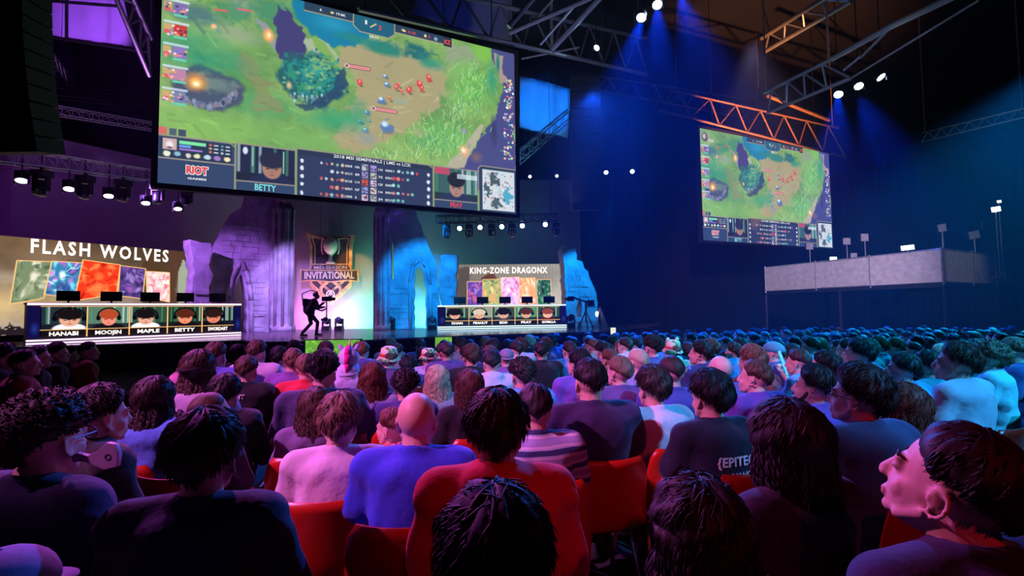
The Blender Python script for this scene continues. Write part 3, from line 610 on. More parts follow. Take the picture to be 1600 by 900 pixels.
# ------------------------------------------------------------------ game broadcast on the two big screens
def broadcast():
    c = Canvas(760, 428, 16, 9, (.30, .55, .26)); b = homog([(246, 284), (806.5, 336), (804.5, 80.5), (250.5, -68)], [(0, 0), (16, 0), (16, 9), (0, 9)])
    n = fbm(c.w, c.h, 4, 5, 5); n2 = fbm(c.w, c.h, 24, 8, 3)
    g = np.stack([.26 + .34 * n, .46 + .26 * n, .20 + .14 * n], -1); c.A = g + ((n2 - .5) * .12)[..., None]
    E = lambda x, y, rx, ry, col, **k: c.ell(*b(x, y), rx / 35, ry / 32, col, **k)
    Pp = lambda pts, col, **k: c.poly([b(*p) for p in pts], col, **k)
    E(330, 195, 110, 30, (.46, .68, .26), soft=.8, al=.8, rag=.2); E(300, 70, 80, 42, (.16, .52, .32), soft=.8, al=.8, rag=.25); E(420, 160, 60, 26, (.2, .55, .3), soft=.8, al=.7, rag=.2)
    E(470, 215, 90, 26, (.42, .66, .28), soft=.9, al=.7, rag=.2); E(370, 45, 46, 14, (.52, .58, .42), soft=.6, al=.8, rag=.3)
    E(300, 10, 60, 18, (.2, .35, .38), soft=.7, al=.8, rag=.5); E(360, 8, 40, 20, (.22, .5, .25), soft=.6, al=.9, rag=.5, rag2=.6); E(430, 12, 40, 25, (.2, .48, .3), soft=.6, al=.8, rag=.4, rag2=.5)
    Pp([(380, 70), (400, 90), (415, 120), (430, 150), (445, 160), (440, 172), (395, 165), (400, 140), (385, 105), (360, 82)], (.50, .50, .28), rag=.3, soft=8, al=.8)
    Pp([(545, 50), (600, 55), (650, 75), (700, 105), (700, 140), (680, 170), (640, 200), (580, 235), (545, 235), (520, 215), (535, 185), (560, 150), (555, 110), (530, 90)], (.64, .56, .38), rag=.35, soft=10, al=.9)
    Pp([(700, 60), (740, 75), (750, 100), (730, 130), (700, 110)], (.55, .56, .46), rag=.3, soft=5, al=.7)
    E(735, 130, 55, 55, (.40, .68, .24), soft=.6, al=.85, rag=.3); E(760, 75, 40, 24, (.45, .70, .2), soft=.6, al=.9, rag=.3); E(690, 215, 70, 40, (.38, .66, .28), soft=.7, al=.8, rag=.3)
    E(600, 70, 45, 14, (.12, .45, .35), soft=.5, rag=.3); E(655, 78, 36, 16, (.10, .36, .34), soft=.5, rag=.3, rag2=.4)
    r = random.Random(9)
    for i in range(420):
        x, y = r.uniform(255, 800), r.uniform(5, 300); a = r.uniform(-.6, .6) + (x - 500) * .002; x1, y1 = b(x, y)
        if not (0 < x1 < 16 and 2.2 < y1 < 8.4): continue
        l = r.uniform(.15, .7); px_ = c.A[min(c.h - 1, int(y1 / 9 * c.h)), min(c.w - 1, int(x1 / 16 * c.w))]; k_ = r.uniform(.82, 1.2); c.line(x1, y1, x1 + l * math.cos(a), y1 + l * math.sin(a), r.uniform(.04, .14), tuple(min(1, v * k_ + .01) for v in px_), .55)
    # river, lake and rocks
    Pp([(470, -20), (560, 0), (578, 30), (580, 52), (555, 66), (520, 66), (485, 48), (462, 20), (452, -15)], (.04, .42, .54), rag=.2, soft=3); E(520, 30, 40, 16, (.10, .55, .66), soft=.8, al=.7)
    Pp([(430, 0), (452, 10), (468, 35), (482, 60), (482, 84), (465, 84), (450, 96), (436, 85), (430, 60), (426, 20)], (.20, .17, .36), rag=.15, soft=2)
    Pp([(478, 52), (505, 55), (525, 72), (532, 88), (512, 92), (490, 80), (478, 62)], (.60, .66, .50), rag=.12, soft=2); Pp([(486, 50), (510, 60), (522, 80), (530, 100), (515, 98), (500, 75)], (.45, .62, .25), rag=.12, soft=2)
    Pp([(400, 20), (415, 28), (430, 55), (432, 75), (422, 62), (412, 44)], (.5, .52, .5), rag=.08); E(419, 48, 9, 12, (1, .62, .25), soft=.7, rag=.3); E(420, 47, 4, 6, (1, .9, .7), soft=.7); E(333, 32, 5, 5, (1, .7, .45), soft=.7)
    E(490, 120, 52, 46, (.10, .30, .30), soft=.2, rag=.3); E(492, 112, 40, 32, (.10, .48, .40), soft=.4, rag=.35, rag2=.7); E(500, 96, 22, 14, (.42, .62, .35), soft=.5, rag=.4, rag2=.6); E(478, 130, 22, 20, (.15, .50, .34), soft=.5, rag=.3, rag2=.8)
    r = random.Random(4)
    for i in range(150):
        x, y = r.gauss(492, 18), r.gauss(118, 18); E(x, y, r.uniform(2, 6), r.uniform(1.5, 4), r.choice([(.12, .55, .48), (.05, .30, .30), (.35, .62, .38), (.08, .42, .45), (.5, .68, .4)]), soft=.6, al=.8)
    for i in range(30): x = r.uniform(455, 520); E(x, 152 + r.uniform(-5, 6) - abs(x - 487) * .2, 2, 4, r.choice([(.6, .75, .85), (.3, .45, .55), (.15, .2, .3), (.5, .5, .45)]), soft=.5)
    E(452, 128, 5, 8, (.9, .7, .45), soft=.8)
    E(325, 132, 47, 31, (.22, .26, .32), soft=.15, rag=.2); E(322, 122, 34, 16, (.42, .46, .38), soft=.5, rag=.4, rag2=.4); E(342, 126, 22, 14, (.36, .44, .40), soft=.6, rag=.3)
    for i in range(60):
        a = r.uniform(3.3, 6.2); E(325 + 42 * math.cos(a) + r.gauss(0, 2), 136 - 24 * math.sin(a) + r.gauss(0, 2), 3.5, 5, r.choice([(.35, .38, .5), (.5, .52, .6), (.18, .2, .28), (.45, .42, .45)]), soft=.5)
    E(305, 122, 18, 16, (1, .50, .14), soft=.9, al=.95); E(306, 124, 10, 9, (1, .85, .4), soft=.9); E(306, 125, 5, 4, (1, 1, .9), soft=.8)
    # right bank, cliffs, broken tower and grass
    Pp([(806, 76), (772, 66), (776, 100), (786, 130), (776, 160), (770, 190), (752, 215), (738, 240), (712, 262), (700, 292), (806, 310)], (.22, .22, .42), rag=.25, soft=4)
    Pp([(775, 78), (790, 86), (786, 110), (796, 125), (782, 128), (776, 100)], (.62, .52, .45), rag=.1, soft=2); E(779, 95, 5, 22, (.12, .42, .35), soft=.6)
    E(772, 205, 10, 30, (.16, .16, .30), soft=.7, rag=.3)
    Pp([(752, 192), (757, 194), (750, 215), (738, 235), (726, 262), (700, 262), (690, 268), (705, 250), (722, 234), (735, 212)], (.66, .62, .50), rag=.04, soft=2)
    E(745, 245, 16, 12, (.5, .34, .3), soft=.9, al=.8); E(726, 234, 13, 13, (1, .62, .35), soft=.9); E(725, 234, 7, 7, (1, .95, .8), soft=.9); E(726, 203, 4, 6, (.6, .5, .85), soft=.6)
    for cx, cy, sx, sy, m in ((742, 140, 16, 20, 150), (680, 225, 34, 14, 190), (722, 165, 14, 16, 90), (610, 243, 10, 5, 30), (700, 195, 20, 14, 60)):
        for i in range(m):
            x, y = r.gauss(cx, sx), r.gauss(cy, sy); x1, y1 = b(x, y); a = R(90 + r.gauss(0, 28)); l = r.uniform(.18, .36); c.line(x1, y1, x1 + l * math.cos(a), y1 + l * math.sin(a), .03, r.choice([(.62, .82, .45), (.45, .72, .35), (.2, .5, .25), (.75, .85, .55), (.3, .6, .4)]), .9)
    for x, y, s in ((640, 138, 5), (620, 133, 4.5), (657, 128, 5.5), (671, 118, 5), (610, 150, 4), (563, 125, 4.5), (624, 128, 3.5), (660, 135, 4), (628, 139, 3.5)):
        E(x + 3, y + 5, s, s * .5, (.25, .2, .18), soft=.6, al=.6); E(x, y, s, s * 1.3, (.80, .20, .18), soft=.4, rag2=.7); E(x, y - s * .5, s * .5, s * .6, (1, .55, .45), soft=.5)
    for x, y, s in ((598, 153, 8), (606, 128, 6), (603, 115, 5), (605, 195, 13), (574, 173, 5), (565, 188, 5), (572, 201, 6), (563, 187, 4), (577, 186, 3)):
        E(x + 3, y + s * .6, s, s * .5, (.2, .22, .25), soft=.6, al=.5); E(x, y, s, s * .8, (.30, .42, .60), soft=.4, rag2=.7); E(x - s * .2, y - s * .3, s * .55, s * .45, (.75, .88, .98), soft=.6)
    for x, y, L in ((543, 97, 34), (585, 166, 34)):
        for k, (cl, wd) in enumerate((((.35, .08, .1), .20), ((.95, .75, .72), .13), ((.85, .25, .25), .06))): c.line(*b(x, y), *b(x + L, y + 6), wd, cl)
        c.ell(*b(x, y), .13, .13, (.9, .85, .8), .4); c.ell(*b(x, y), .08, .08, (.5, .1, .1), .4)
    for x in (334, 372): c.line(*b(x, 4), *b(x + 20, 8), .08, (.85, .3, .25))
    Pp([(540, 100), (545, 125), (528, 150), (505, 166), (480, 168), (462, 160), (480, 158), (505, 150), (522, 130), (530, 110)], (.10, .20, .30), rag=.12, soft=4, al=.85)
    E(560, 175, 26, 34, (.10, .56, .36), soft=.9, al=.6, rag=.3); E(520, 185, 60, 22, (.12, .58, .38), soft=.9, al=.65, rag=.3); E(350, 95, 60, 22, (.10, .50, .34), soft=.9, al=.6, rag=.3); E(770, 120, 16, 40, (.08, .50, .38), soft=.9, al=.7)
    E(560, 55, 46, 10, (.10, .46, .40), soft=.6, al=.8, rag=.3); E(675, 95, 28, 14, (.10, .50, .38), soft=.7, al=.8, rag=.3); E(575, 215, 20, 14, (.52, .54, .50), soft=.7, al=.8, rag=.3); E(628, 155, 18, 8, (.55, .60, .50), soft=.7, al=.7, rag=.3); E(655, 205, 20, 9, (.66, .60, .42), soft=.8, al=.6, rag=.3)
    # side columns of small pictures
    for k in range(5):
        y = 7.1 - k * .93
        c.rect(.08, y + .50, .95, y + .60, (.80, .84, .88), .8)
        for (x0_, y0_, w_, h_, cl) in ((.08, .10, .28, .36, (.75, .6, .35)), (.10, .05, .22, .16, (.8, .3, .3)), (.42, .02, .46, .46, [(.45, .35, .6), (.75, .15, .12), (.5, .4, .65), (.7, .45, .55), (.4, .45, .6)][k]), (.42, -.10, .46, .10, (.35, .75, .6))):
            c.rect(x0_, y + y0_, x0_ + w_, y + y0_ + h_, cl)
        for i in range(14): c.ell(r.uniform(.1, .9), y + r.uniform(-.02, .45), .07, .06, r.choice([(.95, .85, .8), (.2, .15, .25), (.85, .6, .3), (.6, .4, .7), (.95, .5, .4)]), .5)
        y = 6.75 - k * .93
        for i in range(26): c.ell(r.uniform(15.3, 15.9), y + r.uniform(-.05, .7), .07, .07, r.choice([(.95, .95, .95), (.35, .2, .5), (.4, .8, .6), (.85, .4, .4), (.6, .65, .75), (.9, .75, .5)]), .4)
    c.ell(.55, 8.35, .36, .42, (.35, .25, .25), .2); c.ell(.5, 8.4, .22, .28, (.75, .65, .6), .4); c.rect(.95, 8.0, 1.5, 8.25, (.8, .7, .65), .8)
    # top bar
    slate = (.10, .17, .24); gold = (.62, .54, .40)
    c.rect(5.3, 8.58, 11.9, 9, slate); c.poly([(7.45, 9), (7.45, 8.45), (7.75, 8.2), (9.1, 8.2), (9.4, 8.45), (9.4, 9)], (.06, .30, .38)); c.rect(11.9, 8.5, 12.35, 9, (.07, .1, .15))
    for p in (((5.3, 8.58), (7.45, 8.58)), ((9.4, 8.58), (11.9, 8.58)), ((7.45, 9), (7.45, 8.45)), ((7.45, 8.45), (7.75, 8.2)), ((7.75, 8.2), (9.1, 8.2)), ((9.1, 8.2), (9.4, 8.45)), ((9.4, 8.45), (9.4, 9))): c.line(*p[0], *p[1], .05, gold)
    c.ell(6.5, 8.78, .10, .07, (.9, .75, .4), .4); c.ell(9.85, 8.78, .14, .08, (.9, .75, .4), .4, -.3); c.ell(10.95, 8.78, .08, .1, (.95, .8, .5), .4); c.ell(11.5, 8.75, .12, .12, (.5, .6, .65), .4); c.line(8.25, 8.55, 8.5, 8.75, .07, (.8, .7, .4))
    # lower panels
    s2 = (.13, .19, .30)
    c.rect(0, 0, 2.65, 1.98, s2); c.rect(0.05, 1.1, 2.55, 1.9, (.10, .14, .20)); c.rect(0, 2.02, .28, 2.32, (.8, .35, .3)); c.rect(.36, 2.02, .6, 2.3, (.25, .3, .35)); c.rect(.66, 2.02, .92, 2.3, (.2, .22, .3))
    c.rect(.15, 1.42, .62, 1.88, (.75, .62, .58)); c.ell(.38, 1.62, .16, .2, (.9, .85, .82), .5); c.ell(.38, 1.5, .12, .06, (.4, .25, .3), .5)
    c.rect(.70, 1.70, 1.62, 1.84, (.45, .85, .55)); c.rect(.70, 1.56, 1.1, 1.67, (.35, .55, .85)); c.rect(.70, 1.45, 1.5, 1.52, (.6, .4, .75))
    for i, cl in enumerate(((.9, .9, .75), (.5, .7, .75), (.85, .8, .7), (.9, .85, .6), (.7, .8, .85), (.6, .4, .7), (.95, .85, .6))): c.ell(.28 + i * .35, 1.26, .13, .13, cl, .5, rag2=.5)
    for i in range(3):
        for j in range(2): c.ell(1.78 + j * .42, 1.80 - i * .15, .07, .06, [(.8, .35, .3), (.3, .5, .6), (.75, .6, .45), (.4, .55, .6), (.8, .4, .3), (.7, .7, .7)][i * 2 + j], .4); c.rect(1.9 + j * .42, 1.77 - i * .15, 2.06 + j * .42, 1.82 - i * .15, (.8, .82, .85))
    portrait(c, 2.72, .42, 4.98, 2.0, (.10, .09, .16), (.62, .42, .32), (.08, .09, .2), (.07, .08, .17), False, 3, .36, .6)
    c.ell(3.05, 1.75, .12, .2, (.8, .85, .88), .4); c.rect(3.3, 1.1, 3.36, 1.95, (.5, .68, .6)); c.rect(4.5, .9, 4.56, 1.9, (.45, .7, .55)); c.rect(2.72, 0, 4.98, .4, s2)
    c.rect(5.08, 0, 11.3, 2.1, (.12, .15, .26)); c.rect(5.08, 1.86, 11.3, 2.1, (.10, .13, .20))
    for k in range(5):
        y = 1.58 - k * .36
        c.ell(5.28, y + .03, .09, .12, (.85, .87, .9), .4, rag2=.5); c.ell(11.08, y + .03, .09, .12, (.85, .87, .9), .4, rag2=.5)
        for i in range(2 + (k * 2 + 3) % 4): x = 7.0 - i * .23; c.ell(x, y + .02, .09, .10, r.choice([(.75, .85, .85), (.8, .3, .3), (.85, .75, .55), (.5, .7, .7), (.85, .55, .4)]), .5, rag2=.6)
        for i in range(2 + (k * 3 + 4) % 5): x = 9.35 + i * .23; c.ell(x, y + .02, .09, .10, r.choice([(.6, .85, .85), (.8, .2, .2), (.75, .8, .85), (.4, .7, .6), (.85, .4, .4)]), .5, rag2=.6)
        c.rect(7.86, y - .12, 8.14, y + .18, [(.7, .7, .7), (.55, .5, .7), (.8, .25, .15), (.5, .55, .75), (.8, .65, .7)][k]); c.rect(8.26, y - .12, 8.54, y + .18, [(.6, .5, .75), (.65, .7, .6), (.8, .7, .8), (.75, .7, .65), (.6, .65, .6)][k])
        for i in range(5): c.ell(7.9 + r.random() * .2, y + r.uniform(-.08, .14), .05, .05, (.2, .15, .25), .5); c.ell(8.3 + r.random() * .2, y + r.uniform(-.08, .14), .05, .05, (.3, .2, .3), .5)
    portrait(c, 11.4, .42, 13.72, 2.1, (.07, .07, .10), (.62, .45, .38), (.10, .13, .25), (.16, .30, .28), False, 5, .34, .5)
    c.rect(11.4, 1.75, 12.2, 2.1, (.75, .2, .3), .9); c.rect(12.6, 1.6, 13.72, 1.85, (.85, .9, .9), .7); c.rect(11.4, 0, 13.72, .4, s2)
    c.rect(13.85, 0, 16, 2.42, (.12, .17, .24)); c.rect(14.02, .12, 15.9, 2.28, (.78, .80, .80))
    for i in range(110):
        x, y = r.uniform(14.1, 15.8), r.uniform(.2, 2.2); c.ell(x, y, .06, .05, (.75, .25, .25) if r.random() < .35 else r.choice([(.35, .42, .45), (.5, .65, .68), (.9, .9, .88)]), .5, al=.8)
    for x, y, rx, ry, cl in ((14.7, 1.75, .4, .3, (.22, .28, .28)), (14.3, 1.2, .22, .45, (.22, .3, .3)), (15.45, .95, .3, .4, (.25, .6, .68)), (14.9, .55, .35, .25, (.25, .3, .3)), (15.0, 1.1, .2, .2, (.7, .78, .75))): c.ell(x, y, rx, ry, cl, .4, rag2=1.2)
    for p in ((0, 1.98, 2.5, 1.98), (2.5, 1.98, 2.68, 1.82), (2.68, 0, 2.68, 1.82), (0, 1.06, 2.65, 1.06), (2.7, 2.02, 5.0, 2.02), (5.02, 0, 5.02, 2.02), (2.7, .42, 5, .42), (5.05, 2.12, 11.1, 2.12), (11.1, 2.12, 11.36, 1.95), (11.36, 0, 11.36, 1.95), (11.36, 2.12, 13.78, 2.12), (13.78, 0, 13.78, 2.3), (11.4, .42, 13.75, .42), (13.78, 2.3, 13.95, 2.45), (13.95, 2.45, 16, 2.45)): c.line(*p, .055, (.55, .50, .42))
    c.A = c.A * .88 + np.array([.085, .10, .135]); return c
BC = broadcast(); SCR_ME = None
def screen(name, label, pl, L, H, z0, wires):
    global SCR_ME
    root = thing(name, label, 'screen', (pl.o.x, pl.o.y, z0), pl.rz); k = L / 16
    if SCR_ME is None: SCR_ME = BC.mesh('picture', L, H)
    link('picture', SCR_ME, SCR, root)
    mb = MB(); t = .14
    mb.box((-t / 2, .06, H / 2), (t, .18, H + 2 * t)); mb.box((L + t / 2, .06, H / 2), (t, .18, H + 2 * t)); mb.box((L / 2, .06, -t / 2), (L, .18, t)); mb.box((L / 2, .06, H + t / 2), (L, .18, t))
    obj('bezel', mb, M['black'], root); obj('rear_sheet', MB().box((L / 2, .1, H / 2), (L, .04, H)), M['black'], root)
    q = lambda x, z: (x * k, -.025, z * k)
    for (nm, ml, items) in (('score_lettering', TXT, [('2018 MSI SEMIFINALS | LMS vs LCK', 6.6, 1.90, .15, 3.6, .02), ('1', 7.98, 8.62, .2, .1, .05), ('18:19', 8.2, 8.02, .11, .42, .03), ('19.8K', 6.68, 8.72, .12, .42, .03), ('6', 5.95, 8.72, .12, .1, .03)] +
             [(s, x, 1.52 - j * .36, .11, w_, .03) for j in range(5) for s, x, w_ in ((['0/0/0', '0/1/1', '0/1/0', '0/0/1', '1/0/0'][j], 7.1, .32), (['106', '89', '114', '107', '6'][j], 7.55, .2 if j < 4 else .08), (['110', '75', '120', '116', '39'][j], 8.62, .2), (['0/0/0', '0/0/1', '0/0/0', '0/0/1', '0/1/1'][j], 8.95, .32))] + [('GAMES', 1.0, .26, .08, .66, .05)]),
                             ('name_lettering', TXC, [('BETTY', 3.42, .06, .28, .82, .03)]),
                             ('team_lettering', TXR, [('PRAY', 12.22, .07, .26, .66, .03), ('2', 8.62, 8.50, .22, .14, .05), ('KZ', 11.95, 8.62, .22, .34, .06), ('21.2K', 10.05, 8.7, .12, .42, .03), ('5', 11.1, 8.7, .13, .1, .03)])):
        lst = []
        for s, x, z, sz, w_, bo in items: lst.append((text(s, sz * k, width=w_ * k, bold=bo), Matrix.Translation(q(x, z))))
        link(nm, join_meshes(lst, nm), ml, root)
    # red fist-like letter logo with white outline
    o = link('logo_outline', join_meshes([(text('RIOT', .32 * k, width=.80 * k, bold=.15), Matrix.Translation(q(.93, .50)))], 'logo_outline'), TXT, root)
    o = link('logo_lettering', join_meshes([(text('RIOT', .30 * k, width=.74 * k, bold=.07), Matrix.Translation((.96 * k, -.035, .51 * k)))], 'logo_lettering'), TXR, root)
    for x in wires: obj('hanging_cable', MB().tube((L * x, .1, H + .1), (L * x, .1, ZR - z0), .02, n=6), M['dark'], root)
    return root
a = P(246, 284, 12.0); b_ = P(806.5, 336, 16.5); PLB = Pl(a, b_); ZB = (a.z + b_.z) / 2; L_ = PLB.len; H_ = L_ * 9 / 16
screen('projection_screen', 'huge hanging screen showing the game broadcast above the stage', PLB, L_, H_, ZB, (.08, .5, .92))
a = P(1098.3, 374.4, 23.8); b_ = P(1303, 389.3, 28.0); PLS = Pl(a, b_); k = 178.5 / 733 * 23.8 / H_
screen('projection_screen', 'smaller-looking distant screen with the same broadcast, hanging at the right of the hall', PLS, L_, H_, (a.z + b_.z) / 2, (.1, .5, .9))
print('SCREENS', L_, H_, PLS.len, ZB, 'floor lean', a.z, b_.z)
# ------------------------------------------------------------------ rigging
def lattice(mb, a, b, c, d, n, r1, r2):
    """chord a-b and chord c-d with zigzag bracing between them"""
    a, b, c, d = [Vector(q) for q in (a, b, c, d)]; mb.tube(a, b, r1, n=8); mb.tube(c, d, r1, n=8)
    for i in range(n):
        t, u, v = i / n, (i + .5) / n, (i + 1) / n; mb.tube(a.lerp(b, t), c.lerp(d, u), r2, n=6); mb.tube(c.lerp(d, u), a.lerp(b, v), r2, n=6)
def box_truss(name, label, p, q, w_, n, m, hang=True, group=None, zc=ZR, r=.025):
    p, q = Vector(p), Vector(q); root = thing(name, label, 'truss', p, 0, group); d = q - p; side = Vector((-d.y, d.x, 0)).normalized() * w_ / 2; up = Vector((0, 0, w_ / 2)); C4 = [side + up, -side + up, -side - up, side - up]
    mb = MB()
    for c in C4: mb.tube(c, d + c, r, n=8)
    obj('chord_tubes', mb, m, root); mb = MB()
    for k in range(4):
        a, b = C4[k], C4[(k + 1) % 4]
        for i in range(n): t, u = i / n, (i + 1) / n; mb.tube(a + d * t, b + d * u, r * .55, n=5); mb.tube(a + d * t, b + d * t, r * .55, n=5)
    obj('bracing', mb, m, root)
    if hang:
        for t in (.06, .94): obj('hanging_wire', MB().tube(d * t + up, d * t + Vector((0, 0, zc - (p + d * t).z)), .012, n=5), M['dark'], root)
    return root
def roof_truss(label, chords, n, m, r1=.1, r2=.05, extra=()):
    root = thing('roof_truss', label, 'truss', (0, 0, 0)); a, b, c, d = chords; root.location = a; mb = MB(); o = Vector(a); lattice(mb, *[Vector(x) - o for x in (a, b, c, d)], n, r1, r2)
    obj('lattice_tubes', mb, m, root)
    for p, q, r in extra: obj('strut', MB().tube(Vector(p) - o, Vector(q) - o, r, n=8), m, root)
    mb = MB()
    for t in (.04, .96): s = Vector(c).lerp(Vector(d), t); obj('roof_hanger', MB().tube(s - o, Vector((s.x, s.y, ZR)) - o, .03, n=6), m, root)
    return root
ST = M['steel']
N_ = P(862, 78, 17)
roof_truss('big tubular roof truss running above the huge screen with a splayed V of struts', (P(560, 14, 13.2), P(1010, 116, 22), P(540, -45, 13.6), P(1010, 60, 22.5)), 9, ST, .085, .045,
    [(N_, P(940, -6, 16), .10), (N_, P(861, -8, 16.5), .06), (P(795, 52, 15), P(930, -6, 15), .075), (P(795, 42, 14), P(838, -8, 14), .085), (P(844, 70, 16.4), P(912, -8, 15.4), .05), (P(815, 92, 18), P(905, 74, 18), .04), (P(832, 35, 15), P(870, -8, 15), .04)])
roof_truss('long dark roof truss climbing to the upper right above the row of three blue lamps', (P(1200, 176, 19), P(1330, 122, 15.4), P(1194, 145, 19), P(1300, 92, 15.8)), 4, ST, .07, .04, [(P(1300, 92, 15.8), P(1395, 40, 13), .09), (P(1395, 40, 13), P(1500, -10, 10.6), .09), (P(1330, 122, 15.4), P(1530, 0, 10.5), .03), (P(1345, 90, 14.6), P(1385, 50, 13.3), .04), (P(1318, 110, 15), P(1345, 88, 14.4), .04)])
roof_truss('thick dark roof truss in the very top corner beyond the climbing one', (P(1196, 80, 24), P(1330, 2, 20), P(1190, 60, 24), P(1300, -10, 20)), 4, ST, .11, .05)
roof_truss('orange-lit lattice roof truss just above the distant screen', (P(1030, 172, 23), P(1322, 246, 27.5), P(1045, 140, 23.2), P(1310, 200, 27.5)), 7, M['warmlit'], .06, .04, [(P(1200, 150, 24), P(1296, 188, 26), .09)])
roof_truss('dim lattice roof truss spanning the haze between the two screens', (P(930, 140, 25), P(1195, 190, 29), P(930, 118, 25), P(1195, 160, 29)), 8, ST, .05, .035)
roof_truss('faint far lattice truss near the picture edge, beyond the lit camera platform', (P(1440, 222, 27), P(1605, 182, 22), P(1440, 208, 27), P(1605, 168, 22)), 7, ST, .04, .03)
roof_truss('purple-lit tubular roof truss left of the huge screen', (P(180, -6, 13), P(234, 120, 14.4), P(206, -6, 13.4), P(236, 62, 14.4)), 3, ST, .07, .04, [(P(62, 0, 18), P(190, 10, 18), .06), (P(64, 56, 18), P(232, 82, 18), .05), (P(104, -5, 17.5), P(104, 64, 17.5), .05)])
box_truss('lighting_truss', 'short lattice truss lit pale cyan right of the huge screen', P(806, 250, 21), P(893, 176, 24), .55, 7, ST)
box_truss('lighting_truss', 'short pale violet truss under the purple sheet at the upper left', P(60, 72, 18), P(96, 120, 19.5), .4, 5, ST)
box_truss('lighting_truss', 'long magenta-lit truss carrying the lamps over the left of the stage', P(-40, 236, 12.4), P(322, 286, 20.8), .42, 22, ST)
box_truss('lighting_truss', 'dark truss carrying the row of five white lamps over the right desk', P(682, 343, 22.6), P(872, 340, 23.2), .34, 14, M['dark'])
box_truss('lighting_truss', 'upper violet truss crossing behind the black speaker column', P(60, 168, 16), P(240, 198, 19), .3, 12, ST)
box_truss('lighting_truss', 'thin dim truss above the left lamp truss', P(60, 140, 20), P(240, 160, 23), .5, 10, M['dark'])
def sheet(label, pts, Y, col_mat, name='hanging_sheet'):
    q = [P(x, y, Yk) for (x, y), Yk in zip(pts, Y)]; root = thing(name, label, 'sheet', q[3]); mb = MB(); n = 14
    vs = []
    for j in range(9):
        for i in range(n + 1):
            p = q[3].lerp(q[2], i / n).lerp(q[0].lerp(q[1], i / n), j / 8); vs.append(p - q[3] + Vector((0, .06 * math.sin(i * 1.3), 0)))
    mb.add(vs, [(j * (n + 1) + i, j * (n + 1) + i + 1, (j + 1) * (n + 1) + i + 1, (j + 1) * (n + 1) + i) for j in range(8) for i in range(n)]); o = obj('cloth', mb, col_mat, root, smooth=True); sm = o.modifiers.new('t', 'SOLIDIFY'); sm.thickness = .02
    mb = MB(); mb.tube(q[0] - q[3], q[1] - q[3], .04); mb.tube((0, 0, 0), q[2] - q[3], .04)
    for k in (0, 1): mb.tube(q[k] - q[3], Vector((q[k].x, q[k].y, ZR)) - q[3], .015, n=5)
    obj('batten', mb, M['dark'], root)
sheet('violet-lit pale sheet hung high at the upper left', [(60, -30), (190, -22), (209, 74), (64, 54)], (22, 22, 22, 22), M['cloth'])
sheet('bright blue-lit pale sheet hung high right of the huge screen', [(812, 118), (892, 140), (887, 216), (812, 200)], (26, 26, 26, 26), M['cloth'])
sheet('dim blue sheet high behind the roof truss above the huge screen', [(620, -30), (800, -20), (800, 70), (640, 22)], (24, 24, 24, 24), M['cloth'])
SH = P(140, 20, 22); spot('sheet_lamp', SH + Vector((1.5, -5, -2.2)), SH, (.34, .08, 1), 2600, 60, .6)
SH = P(850, 165, 26); spot('sheet_lamp', SH + Vector((-.4, -5, -1.0)), SH, (.0, .16, 1), 3200, 46, .6)
SH = P(720, 20, 24); spot('sheet_lamp', SH + Vector((-.4, -5, -1.0)), SH, (.02, .08, 1), 130, 60, .6)
spot('roof_wash', P(900, 330, 12), P(880, 60, 17), (.55, .6, 1), 1500, 50, .8)
spot('roof_wash', P(1250, 330, 12), P(1340, 80, 15), (.4, .5, 1), 700, 60, .8)
spot('roof_wash', P(1180, 360, 21), P(1180, 180, 25), (1, .34, .10), 14000, 60, .8)
spot('roof_wash', P(150, 330, 11), P(180, 120, 16), (.6, .22, 1), 900, 70, .8)
spot('roof_wash', P(840, 330, 19), P(850, 215, 22.5), (.15, .8, 1), 900, 34, .6)
# lamps
def spot_lamp(label, loc, aim, lens, power=0, col=BLU, ang=30, size=.16, group=None, clamp_z=None, blend=.5):
    """short stage lamp: clamp, yoke, can and lens"""
    loc = Vector(loc); root = thing('stage_lamp', label, 'lamp', loc, 0, group); d = (Vector(aim) - loc).normalized(); m = d.to_track_quat('Z', 'Y').to_matrix()
    mb = MB(); mb.lathe([(size * .55, -size * 1.9), (size * .85, -size * 1.5), (size, -size * .4), (size, 0), (size * .88, .0), (size * .86, -.03)], (0, 0, 0), 16, m); obj('can', mb, M['dark'], root, smooth=False)
    obj('lens', MB().lathe([(size * .84, -.02), (size * .6, .0), (.01, .012)], (0, 0, 0), 16, m), lens, root, smooth=True)
    zz = (clamp_z - loc.z) if clamp_z else .62
    mb = MB(); mb.box((size * 1.15, 0, .1), (.03, .05, .42)); mb.box((-size * 1.15, 0, .1), (.03, .05, .42)); mb.box((0, 0, .31), (size * 2.4, .05, .03)); mb.tube((0, 0, .31), (0, 0, zz), .02, n=6); obj('yoke', mb, M['dark'], root)
    if power: spot('lamp_beam', loc + d * .04, Vector(aim), col, power, ang, blend, size * .5)
    return root
